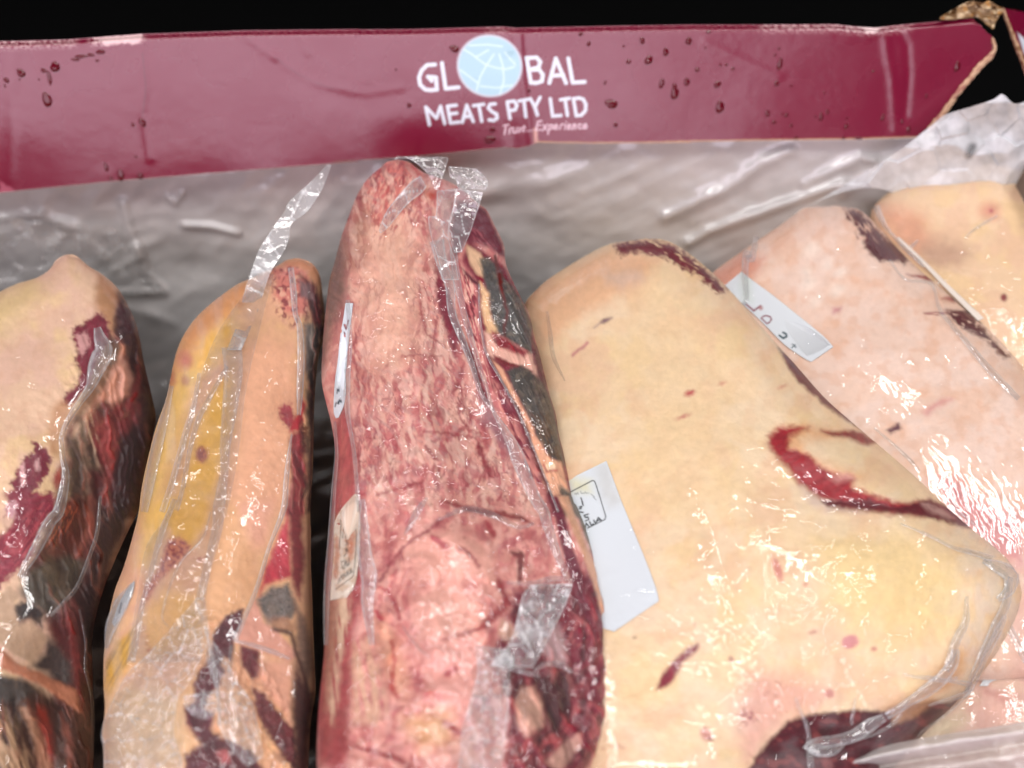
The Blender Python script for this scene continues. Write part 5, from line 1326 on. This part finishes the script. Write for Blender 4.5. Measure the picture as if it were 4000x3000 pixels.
def paint4(X, Y):
    P = Paint(X, Y, (244, 218, 184))
    marble(P, [(243, 216, 174), (238, 204, 174), (244, 222, 194)], 230, 51, op=.75)
    marble(P, [(234, 194, 158), (244, 218, 176)], 110, 55, .5, .75, op=.25)
    P.poly(k('F', (-200, 100), (100, 250), (300, 700), (400, 1100), (450, 1659), (-200, 1659)), (242, 215, 176), soft=120, amp=60, op=.6)
    P.poly(k('I', (950, 280), (1500, 200), (1840, 420), (1800, 800), (1300, 880), (1000, 650)), (244, 218, 166), soft=120, amp=40, op=.85)
    P.poly(k('V', (1150, 640), (1250, 570), (1320, 540), (1420, 560), (1380, 620), (1260, 680), (1170, 760)), (234, 188, 152), soft=50, amp=20, op=.8)
    P.poly(k('E', (1820, 180), (2060, 160), (2080, 230), (1960, 290), (1850, 240)), (224, 196, 178), soft=36, amp=20, op=.8)
    P.poly(k('V', (1325, 528), (1395, 516), (1445, 524), (1505, 562), (1572, 624), (1560, 640), (1500, 592), (1440, 560), (1375, 545), (1340, 552)), (128, 42, 58), soft=16, amp=24, sc=26, tex=(30, 60, 14, .15, .42))
    P.poly([(x - 26, y + 17) for x, y in k('F', (730, 620), (910, 735), (1045, 850), (1140, 965), (1215, 1060), (1330, 1170), (1200, 1095), (1100, 1030), (980, 935), (860, 835), (780, 705))], (122, 30, 46), soft=12, amp=12)
    P.poly(k('F', (860, 780), (1000, 860), (1110, 990), (1000, 920), (900, 840)), (182, 98, 98), soft=10, amp=8, tex=(40, 80, 8, .45, .6))
    # the red cut
    P.poly(k('F', (680, 1160), (860, 1110), (1000, 1150), (1200, 1150), (1000, 1220), (850, 1200), (860, 1290), (980, 1350), (1220, 1440), (1100, 1460), (850, 1340), (720, 1250)), (228, 160, 100), soft=44, amp=18, op=.55)
    P.poly(k('F', (635, 1190), (700, 1140), (790, 1125), (880, 1140), (800, 1180), (760, 1200), (765, 1260), (900, 1310), (930, 1350), (960, 1380), (1080, 1430), (1165, 1440), (1150, 1500), (1280, 1550), (1450, 1600), (1620, 1590), (1720, 1680), (1480, 1680), (1080, 1625), (930, 1565), (820, 1480), (760, 1400), (690, 1330), (630, 1240)), (170, 24, 46), soft=24, amp=15, sc=34, dh=-1.2)
    P.poly(k('F', (960, 1150), (1080, 1165), (1160, 1155), (1220, 1170), (1315, 1232), (1250, 1248), (1130, 1205), (1000, 1180)), (150, 34, 40), soft=16, amp=10, dh=-.6)
    P.poly(k('F', (1000, 1440), (1120, 1420), (1180, 1460), (1060, 1480)), (220, 168, 158), soft=20, amp=12, op=.6)
    P.poly(k('F', (830, 1500), (950, 1580), (1150, 1640), (1250, 1659), (1000, 1659), (880, 1600)), (214, 190, 184), soft=30, amp=14, op=.7)
    P.poly(k('I', (960, 10), (1250, 0), (1420, 50), (1640, 0), (1800, 70), (1965, 195), (1850, 175), (1700, 135), (1500, 85), (1250, 68), (1000, 40)), (122, 30, 46), soft=14, amp=12, sc=24, dh=-.6)
    P.poly(k('I', (1580, 20), (1700, 60), (1780, 120), (1700, 110), (1600, 60)), (206, 168, 160), soft=14, amp=14, op=.7)
    # bruises and specks
    P.poly(k('I', (-60, 1180), (-20, 1080), (60, 985), (150, 910), (205, 888), (195, 935), (105, 1010), (40, 1130), (0, 1160)), (150, 40, 66), soft=14, amp=10, sc=20)
    for c, rx, ry, col, op in ((k('F', (150, 925))[0], 20, 11, (196, 78, 90), .9), (k('F', (110, 1070))[0], 22, 6, (206, 130, 126), .8), (k('F', (350, 865))[0], 12, 6, (206, 120, 110), .6), (k('F', (720, 885))[0], 14, 5, (206, 110, 110), .6),
                               (k('I', (690, 430))[0], 16, 50, (222, 142, 134), .8), (k('I', (1140, 880))[0], 34, 26, (216, 136, 150), .8), (k('I', (250, 1450))[0], 22, 26, (206, 124, 130), .7), (k('I', (280, 1475))[0], 10, 8, (150, 40, 66), .9), (k('I', (405, 990))[0], 8, 12, (170, 90, 110), .7),
                               (k('I', (1010, 1200))[0], 18, 16, (180, 70, 90), .8), (k('I', (1285, 925))[0], 10, 8, (200, 110, 120), .7), (k('I', (865, 525))[0], 10, 8, (220, 140, 130), .7), (k('E', (1840, 478))[0], 16, 8, (112, 66, 88), .85), (k('I', (180, 770))[0], 5, 5, (190, 130, 120), .8), (k('H', (2020, 855))[0], 5, 4, (120, 60, 60), .8), (k('I', (910, 820))[0], 16, 7, (200, 130, 120), .7)):
        P.blob(c, rx, ry, col, ang=-20, soft=10, amp=8, sc=14, op=op)
    P.line(k('E', (1640, 690), (1690, 650), (1730, 615)), 5, (190, 110, 130), soft=10, amp=6, op=.8)
    P.line(k('E', (1770, 520), (1830, 480), (1880, 460)), 3, (150, 120, 140), soft=10, amp=6, op=.6)
    for x, y in ((1920, 1520), (1945, 1535), (1830, 1540)):
        P.blob(k('H', (x, y))[0], 6, 4, (186, 100, 90), soft=6, amp=4, sc=8, op=.7)
    # pink lower rim and the wine red cut face beneath
    P.poly(k('I', (440, 1250), (560, 1060), (800, 1090), (1050, 1190), (900, 1320), (760, 1370), (600, 1520), (500, 1659), (440, 1460)), (236, 184, 172), soft=70, amp=24, op=.75)
    z = P.zone(k('I', (440, 1250), (560, 1100), (800, 1130), (1000, 1210), (900, 1320), (760, 1370), (600, 1520), (500, 1640), (440, 1460)), 50)
    veins(P, z, (156, 40, 64), 80, 51, .9, .7)
    P.poly(k('I', (450, 1320), (540, 1290), (560, 1360), (480, 1400)), (160, 60, 84), soft=20, amp=20, sc=20, op=.8, tex=(0, 16, 16, .4, .6))
    P.poly(k('I', (1350, 1290), (1560, 1180), (1760, 960), (1850, 960), (1800, 1150), (1600, 1240), (1350, 1330)), (222, 176, 130), soft=40, amp=14)
    P.poly(k('I', (480, 1720), (560, 1590), (640, 1490), (760, 1370), (900, 1325), (1180, 1302), (1340, 1310), (1450, 1300), (1560, 1265), (1760, 1250), (1860, 1200), (1800, 1300), (1700, 1420), (1560, 1520), (1400, 1720)), (104, 24, 44), soft=12, amp=10, sc=24, dh=-1.0)
    z = P.zone(k('I', (480, 1720), (760, 1390), (1180, 1320), (1560, 1300), (1860, 1220), (1560, 1520), (1400, 1720)), 40)
    P.mix(z * sst(.55, .7, fbm((X + Y * .5) / 90, (Y - X * .5) / 60, 720, 3)) * .5, (120, 42, 50)); P.mix(z * sst(.6, .72, fbm((X + Y * .5) / 90, (Y - X * .5) / 50, 721, 3)) * .5, (176, 96, 92)); P.mix(z * sst(.5, .7, fbm(X / 70, Y / 40, 722, 4)) * .5, (66, 14, 26))
    P.poly(k('I', (1380, 1290), (1560, 1250), (1640, 1220), (1700, 1240), (1560, 1330), (1400, 1400)), (196, 150, 112), soft=16, amp=12, op=.9)
    return P


p4.meat(paint4, step=4.6, rough=.2, rsc=40)


def wr4(X, Y):
    a = np.exp(-(((X - 3150) / 420) ** 2 + ((Y - 2380) / 300) ** 2))
    b = np.exp(-(((X - 3450) / 300) ** 2 + ((Y - 2250) / 260) ** 2))
    c = np.exp(-(((X - 3100) / 260) ** 2 + ((Y - 2720) / 140) ** 2))
    m = sst(.46, .62, fbm(X / 150, Y / 110, 508, 3))
    return .09 + .05 * m + .95 * a * (.12 + .9 * m) + .35 * b * m + .7 * c * m


p4.film(wr4, lambda X, Y: .02 + .06 * sst(.5, .7, fbm(X / 200, Y / 140, 509, 3)) * sst(2100, 2400, Y) + .16 * sst(3680, 3800, X) * sst(.35, .65, fbm(X / 50, Y / 90, 510, 3)), step=8,
        wave=lambda X, Y: (ridge(X / 300 + 3, (Y + .12 * X + 40 * (fbm(X / 160, Y / 160, 519, 2) - .5)) / 26, 511, 2) - .5) * .34 * sst(3000, 3250, X) * sst(2050, 2200, Y) * sst(2750, 2550, Y) + 1.0 * (ridge(X / 90, Y / 150, 512, 2) - .5) * sst(3600, 3800, X))
p4.fold(k('F', (1290, 1140), (1480, 1310), (1640, 1480), (1800, 1640)) + k('I', (1900, 150), (2060, 270), (2150, 370)), [4, 6, 8, 8, 8, 8, 4], lift=3, milk=.35, sd=50)
p4.fold(k('I', (1450, 150), (1620, 220), (1780, 300), (1900, 330), (2020, 370)), [3, 6, 6, 10, 14], lift=3, milk=.35, sd=51)
p4.fold(k('I', (1960, 380), (2060, 420), (2130, 470), (2120, 560), (2050, 620)), [8, 26, 34, 24, 10], lift=4, milk=.5, wr=1.2, cr=2.5, sd=52)
p4.fold(k('I', (2130, 480), (2100, 650), (2030, 800), (1960, 950), (1890, 1100), (1860, 1190)), [10, 18, 20, 16, 12, 8], lift=4, milk=.40, wr=.8, cr=1.6, sd=53)
p4.fold(k('I', (1860, 600), (1850, 760), (1800, 860), (1760, 980), (1730, 1060)), [6, 14, 18, 18, 14], lift=3.5, milk=.38, wr=.8, cr=1.6, sd=54)
p4.fold(k('P', (1500, 560), (1480, 680), (1400, 800), (1330, 870), (1180, 980), (1080, 1040), (960, 1120), (860, 1180)), [16, 22, 26, 28, 26, 18, 16, 14], lift=5, milk=.50, wr=.9, cr=2, sd=55)
p4.fold(k('P', (1020, 790), (1130, 815), (1260, 825), (1400, 850), (1520, 820)), [3, 6, 9, 9, 5], lift=4, milk=.5, sd=56)
p4.fold(k('P', (1420, 850), (1560, 870), (1650, 900), (1590, 970), (1450, 1020), (1250, 1080)), [5, 9, 12, 10, 7, 4], lift=4, milk=.5, sd=57)
p4.fold(k('P', (1960, 250), (1880, 420), (1780, 620), (1720, 760), (1650, 900), (1590, 980)), [10, 16, 14, 10, 12, 8], lift=3, milk=.42, sd=58)
p4.fold(k('P', (840, 1190), (700, 1270), (560, 1360), (420, 1400), (300, 1420), (180, 1450), (120, 1500)), [16, 26, 28, 24, 22, 26, 20], lift=6, milk=.45, wr=1.0, cr=2.4, sd=59)
p4.fold(k('P', (110, 1440), (220, 1490), (360, 1500), (470, 1430)), [14, 26, 20, 6], lift=5, milk=.45, wr=.8, cr=1.5, sd=60)
p4.fold(k('P', (20, 1010), (60, 1120), (110, 1230), (140, 1360), (150, 1500), (160, 1659)), [4, 7, 8, 9, 12, 12], lift=4, milk=.38, sd=61)
p4.fold(k('P', (572, 1010), (560, 1110), (540, 1200), (540, 1260)), [4, 6, 7, 5], lift=4, milk=.4, sd=62)
p4.fold(k('P', (1640, 960), (1500, 1090), (1350, 1210), (1180, 1330), (1140, 1400)), [4, 5, 5, 6, 3], lift=3, milk=.35, sd=63)
p4.fold(k('P', (1060, 1040), (940, 1230), (760, 1340), (620, 1390)), [4, 8, 7, 4], lift=4, milk=.35, sd=64)
p4.fold(k('E', (1480, 420), (1500, 560), (1520, 700), (1590, 850)), [5, 9, 8, 3], lift=1.5, milk=.12, sd=65)


def lab4(X, Y):
    P = Paint(X, Y, (226, 231, 236))
    P.poly(k('L', (290, 90), (400, 50), (560, 440), (420, 480), (330, 300)), (214, 214, 212), soft=50, amp=20, op=.8)
    P.poly(k('L', (60, 200), (240, 230), (260, 330), (60, 330)), (226, 222, 186), soft=40, amp=14, op=.8)
    bk = (34, 40, 46)
    strokes(P, 'L', 2.0, bk, [[(70, 335), (270, 230), (290, 236), (300, 260), (345, 400), (394, 565), (386, 590), (225, 672)]], soft=3)
    strokes(P, 'L', 2.6, bk, [[(165, 390), (185, 460)], [(150, 475), (170, 470), (165, 488), (150, 492)], [(150, 520), (185, 525)],
                              [(232, 540), (195, 552), (205, 572), (230, 568), (236, 592), (205, 604)],
                              [(205, 665), (212, 625), (238, 655)], [(245, 612), (258, 645), (280, 632)], [(284, 598), (296, 628)], [(305, 618), (325, 572), (352, 598)], [(312, 604), (342, 592)]], soft=3)
    strokes(P, 'L', 1.2, (90, 100, 100), [[(105, 355), (115, 345), (120, 360), (135, 340), (140, 358)], [(160, 330), (170, 352), (185, 345), (195, 350), (205, 335), (215, 350), (240, 345)], [(255, 355), (290, 380), (280, 385), (305, 410)]], soft=3, op=.8)
    return P


p4.label(k('L', (120, 185), (-60, 350), (-40, 700), (60, 1000), (200, 1300), (330, 1560), (470, 1630)), k('L', (400, 48), (450, 180), (540, 420), (650, 690), (760, 960), (860, 1230), (888, 1345)) , lab4, lift=.9)

# ---------------------------------------------------------------- second pale shoulder, partly under the broad one
p5 = Pack('vacuum_packed_joint', 'pinkish fat-covered joint with wrinkled film and a lettered label, half under the broad yellow joint',
          k('V', (1790, 446), (1735, 452), (1680, 490), (1610, 538), (1530, 600), (1500, 680), (1580, 850), (1720, 1030), (1880, 1180), (2040, 1330), (2090, 1480)),
          k('V', (1805, 444), (1860, 456), (1905, 500), (1965, 562), (2050, 632), (2130, 702), (2215, 800), (2320, 950), (2360, 1150), (2370, 1300), (2380, 1480)),
          -.022, .0, .0,
          k('V', (1650, 560, -4), (1800, 560, 6), (1950, 620, 4), (1700, 750, 0), (1900, 800, 16), (2080, 800, 8), (1850, 950, 2), (2050, 980, 18), (2200, 980, 10), (2080, 1120, 8), (2200, 1150, 12), (2150, 1350, -4), (2250, 1350, 0)),
          sig=160, edge_r=130, edge_h=.022)


def paint5(X, Y):
    P = Paint(X, Y, (241, 212, 194))
    marble(P, [(239, 204, 182), (243, 218, 204)], 170, 61, op=.7)
    marble(P, [(232, 188, 160)], 60, 64, .5, .72, op=.4)
    P.poly(k('V', (1500, 620), (1600, 545), (1650, 560), (1600, 650), (1560, 700)), (226, 170, 148), soft=40, amp=16)
    for x, y, r in ((880, 250, 26), (1060, 290, 24), (930, 360, 20), (870, 180, 20), (1080, 180, 20), (1000, 130, 18), (900, 40, 26)):
        P.blob(k('F', (x, y))[0], r * 1.3, r, (246, 226, 212), ang=-40, soft=22, amp=6)
    P.poly(k('C', (1095, 1285), (1180, 1295), (1260, 1340), (1330, 1430), (1440, 1530), (1520, 1620), (1400, 1620), (1280, 1590), (1230, 1500), (1170, 1400)), (104, 26, 42), soft=16, amp=34, sc=30, dh=-.4, tex=(55, 60, 9, .18, .40))
    P.poly(k('F', (1215, -10), (1440, -10), (1530, 105), (1400, 105), (1280, 85)), (104, 26, 42), soft=14, amp=14, sc=20)
    P.poly(k('F', (1490, 195), (1640, 198), (1650, 235), (1560, 215)), (156, 42, 56), soft=10, amp=8)
    P.poly(k('F', (1700, 340), (1790, 325), (1785, 362), (1740, 352)), (170, 52, 64), soft=12, amp=8)
    P.poly(k('F', (1720, 410), (1875, 415), (1945, 495), (2010, 590), (2130, 700), (2080, 710), (1975, 595), (1850, 535), (1770, 480)), (110, 28, 42), soft=12, amp=14, sc=20, tex=(40, 30, 14, .2, .42))
    P.poly(k('F', (1590, 430), (1740, 420), (1720, 450), (1600, 445)), (166, 90, 96), soft=14, amp=8, tex=(0, 50, 9, .4, .6))
    P.poly(k('F', (1365, 1155), (1440, 1108), (1455, 1145), (1390, 1175)), (110, 50, 74), soft=12, amp=10, sc=16)
    P.poly(k('F', (1590, 1040), (1680, 980), (1760, 960), (1690, 1010), (1610, 1060)), (216, 140, 140), soft=24, amp=12, op=.8)
    P.poly(k('F', (1040, 400), (1080, 395), (1070, 420), (1040, 425)), (206, 140, 150), soft=20, amp=10)
    P.poly(k('F', (1640, 1440), (1800, 1440), (1900, 1560), (2050, 1640), (2212, 1659), (2212, 2000), (1900, 1900), (1700, 1560)), (226, 168, 166), soft=60, amp=30)
    z = P.zone(k('F', (1640, 1440), (1900, 1450), (2212, 1600), (2212, 1900), (1900, 1850)), 80)
    P.mix(z * sst(.52, .66, fbm((X + Y * .4) / 22, (Y - X * .4) / 50, 730, 4)) * .3, (176, 90, 104))
    P.poly(k('I', (2100, 700), (2300, 500), (2300, 1300), (2150, 1200)), (234, 196, 180), soft=60)
    return P


p5.meat(paint5, rough=.2, rsc=40)


def wr5(X, Y):
    a = sst(1500, 1600, Y + .1 * (X - 3500)) * sst(3380, 3600, X + (Y - 1600) * .0)
    return .05 + .30 * sst(.52, .7, fbm(X / 140, Y / 140, 513, 3)) * (1 - .85 * a)


def wave5(X, Y):
    a = sst(1480, 1580, Y - .12 * (X - 3500)) * sst(2350, 2100, Y)
    xr = X * .93 - Y * .36 + 26 * (fbm(X / 90, Y / 90, 514, 3) - .5) * 2
    return a * .42 * (ridge(xr / 34, (X * .36 + Y * .93) / 260, 515, 2) - .5)


p5.film(wr5, lambda X, Y: .03 + .05 * sst(.5, .7, fbm(X / 200, Y / 140, 516, 3)), step=5.5, wave=wave5, off=2.2)
p5.fold(k('C', (560, 1460), (530, 1600)) + k('F', (500, 60), (490, 200), (500, 340), (480, 380)), [8, 14, 14, 12, 8], lift=4, milk=.4, sd=70)
p5.fold(k('F', (1380, 100), (1480, 220), (1640, 250), (1700, 420), (1850, 600), (2000, 780), (2180, 960)), [3, 5, 6, 8, 12, 14, 10], lift=4, milk=.35, sd=71)
p5.fold(k('P', (1960, 260), (2010, 380), (2080, 520), (2150, 680)), [8, 14, 14, 10], lift=4, milk=.4, sd=72)


def lab5(X, Y):
    P = Paint(X, Y, (228, 232, 236))
    P.poly(k('M', (370, 60), (560, 140), (560, 520), (420, 500), (370, 250)), (208, 216, 208), soft=30, amp=8, op=.8)
    red = (150, 74, 92); tl = (50, 88, 98)
    strokes(P, 'M', 3.6, red, [[(470, 570), (600, 680)], [(600, 680), (630, 655), (710, 600)]], soft=4)
    P.blob(k('M', (715, 635))[0], 8, 8, (196, 150, 150), soft=8, amp=3)
    strokes(P, 'M', 2.8, red, [[(815, 890), (722, 800), (755, 768), (810, 758), (865, 778), (885, 820), (855, 865), (815, 890)]], soft=4)
    strokes(P, 'M', 4.0, tl, [[(1015, 1080), (1080, 1128), (1130, 1095), (1125, 1060), (1075, 1030)]], soft=4)
    strokes(P, 'M', 2.2, tl, [[(1215, 1280), (1290, 1215)], [(1225, 1222), (1285, 1272)]], soft=4)
    return P


p5.label(k('M', (130, 270), (300, 460), (560, 700), (800, 930), (1100, 1230), (1400, 1440), (1530, 1510)), k('M', (400, 45), (600, 200), (900, 420), (1200, 660), (1500, 900), (1750, 1110), (1890, 1265)), lab5, lift=1.2)

# ---------------------------------------------------------------- third pale piece, top right
p6 = Pack('vacuum_packed_joint', 'smooth cream coloured joint at the top right, beneath the loose corner of the liner',
          k('V', (2120, 356), (2040, 366), (1960, 392), (1905, 428), (1880, 470), (1900, 540), (1980, 640), (2100, 760), (2200, 900)),
          k('V', (2135, 355), (2180, 362), (2240, 385), (2320, 430), (2380, 520), (2400, 620), (2410, 720), (2420, 800), (2420, 900)),
          -.030, 0, 0,
          k('V', (1950, 450, -8), (2080, 450, 6), (2200, 480, 8), (2050, 600, 0), (2180, 650, 10), (2150, 780, -4), (2300, 600, 0)), sig=130, edge_r=110, edge_h=.02)


def paint6(X, Y):
    P = Paint(X, Y, (242, 212, 178))
    marble(P, [(243, 212, 168), (238, 202, 172)], 150, 71, op=.7)
    P.poly(k('C', (1290, 1280), (1400, 1250), (1600, 1330), (1650, 1500), (1560, 1620), (1400, 1480)), (230, 180, 150), soft=60, amp=20)
    P.poly(k('C', (1560, 1500), (1750, 1480), (1900, 1560), (1800, 1659), (1600, 1640)), (200, 164, 140), soft=60, amp=24, op=.8)
    P.blob(k('C', (2000, 1300))[0], 40, 34, (226, 170, 142), soft=30, amp=8)
    P.blob(k('C', (2008, 1302))[0], 8, 8, (190, 90, 96), soft=8, amp=4)
    P.blob(k('F', (2088, 335))[0], 12, 14, (150, 60, 62), soft=8, amp=4)
    return P


p6.meat(paint6, rough=.2, rsc=40)
p6.film(lambda X, Y: .3 + .6 * sst(1000, 1100, Y), .04, wave=lambda X, Y: sst(1050, 1150, Y) * .45 * (ridge((X * .97 - Y * .25) / 30, Y / 240, 517, 2) - .5) + .6 * (ridge(X / 90, Y / 90, 518, 2) - .5), step=6, off=2)
p6.fold(k('C', (1300, 1270), (1310, 1300), (1360, 1400), (1440, 1490), (1520, 1570), (1600, 1640)), [12, 10, 5, 7, 8, 8], lift=2.5, milk=.6, base=3, sd=80)
p6.fold(k('C', (2050, 1330), (1980, 1370), (1900, 1420), (1850, 1470)), [4, 6, 5, 3], lift=2, milk=.3, sd=81)
p6.fold(k('C', (1560, 1480), (1530, 1510), (1500, 1540)), [4, 7, 4], lift=2, milk=.4, sd=82)


def lab6(X, Y):
    return Paint(X, Y, (222, 212, 202))


p6.label(k('F', (1430, -30), (1560, 100), (1700, 250), (1830, 380), (1930, 480)), k('F', (1440, -40), (1572, 82), (1722, 232), (1870, 372), (1965, 462)), lab6, lift=3.4)

# ---------------------------------------------------------------- fragment of a pack at the lower right corner
p7 = Pack('vacuum_packed_joint', 'pale pink pack at the bottom right corner, below the broad yellow joint',
          k('V', (2040, 1300), (2000, 1400), (1930, 1500), (1850, 1600), (1700, 1700), (1600, 1800)),
          k('V', (2300, 1250), (2350, 1350), (2380, 1450), (2400, 1550), (2400, 1650), (2400, 1800)),
          -.038, 0, 0, k('V', (2100, 1400, -8), (2150, 1500, 6), (2250, 1450, 8), (2000, 1600, 0), (2200, 1620, 8)), sig=140, edge_r=100, edge_h=.02)


def paint7(X, Y):
    P = Paint(X, Y, (232, 196, 180))
    marble(P, [(236, 204, 180), (228, 182, 168)], 150, 81, op=.7)
    P.poly(k('P', (1100, 1350), (1400, 1150), (1600, 1200), (1500, 1350), (1200, 1450)), (226, 206, 176), soft=60, amp=20)
    P.line(k('P', (1780, 950), (1900, 1000), (2000, 1100), (2040, 1190)), [4, 12, 14, 6], (206, 142, 132), soft=24, amp=6)
    P.blob(k('P', (1950, 1150))[0], 70, 40, (242, 196, 180), ang=40, soft=50)
    return P


p7.meat(paint7, step=6)
p7.film(.5, .08, step=9)


def lab7(X, Y):
    return Paint(X, Y, (228, 232, 236))


p7.label(k('P', (1925, 430), (1900, 560), (1850, 700), (1720, 900)), k('P', (1930, 440), (1960, 560), (1990, 680), (2010, 810), (1900, 835), (1815, 870), (1800, 900)), lab7, lift=1.4)

# ------------------------------------------------------------------ the near edge of the liner, lower right
X, Y = loft(k('P', (170, 1659), (500, 1560), (850, 1455), (1100, 1400), (1500, 1330), (1900, 1270), (2133, 1225), (2300, 1190)),
            k('P', (230, 1900), (800, 1880), (1100, 1860), (1400, 1830), (1700, 1790), (2000, 1750), (2200, 1700), (2350, 1650)), 7, edge=0)
vv = np.linspace(0, 1, X.shape[1])[None, :] * np.ones_like(X)
h = 9 * np.exp(-((vv - .18) / .12) ** 2) - 4 * np.exp(-((vv - .42) / .08) ** 2) + 6 * np.exp(-((vv - .62) / .12) ** 2) + 2.5 * (ridge(X / 200, Y / 60, 95, 3) - .5)
milk = .55 + .25 * np.exp(-((vv - .2) / .15) ** 2) + .1 * (fbm(X / 60, Y / 40, 96, 3) - .5) * 2
sheet('front_sheet', X, Y, .485 - (Y - 2900) * .00002 - h * .001, film_material('liner_front_film', rough=.25, milk_col=(.72, .66, .645), gloss=1.2, bump=.5), liner, floats={'milk': np.clip(milk, 0, 1), 'wr': .4 + 0 * X})
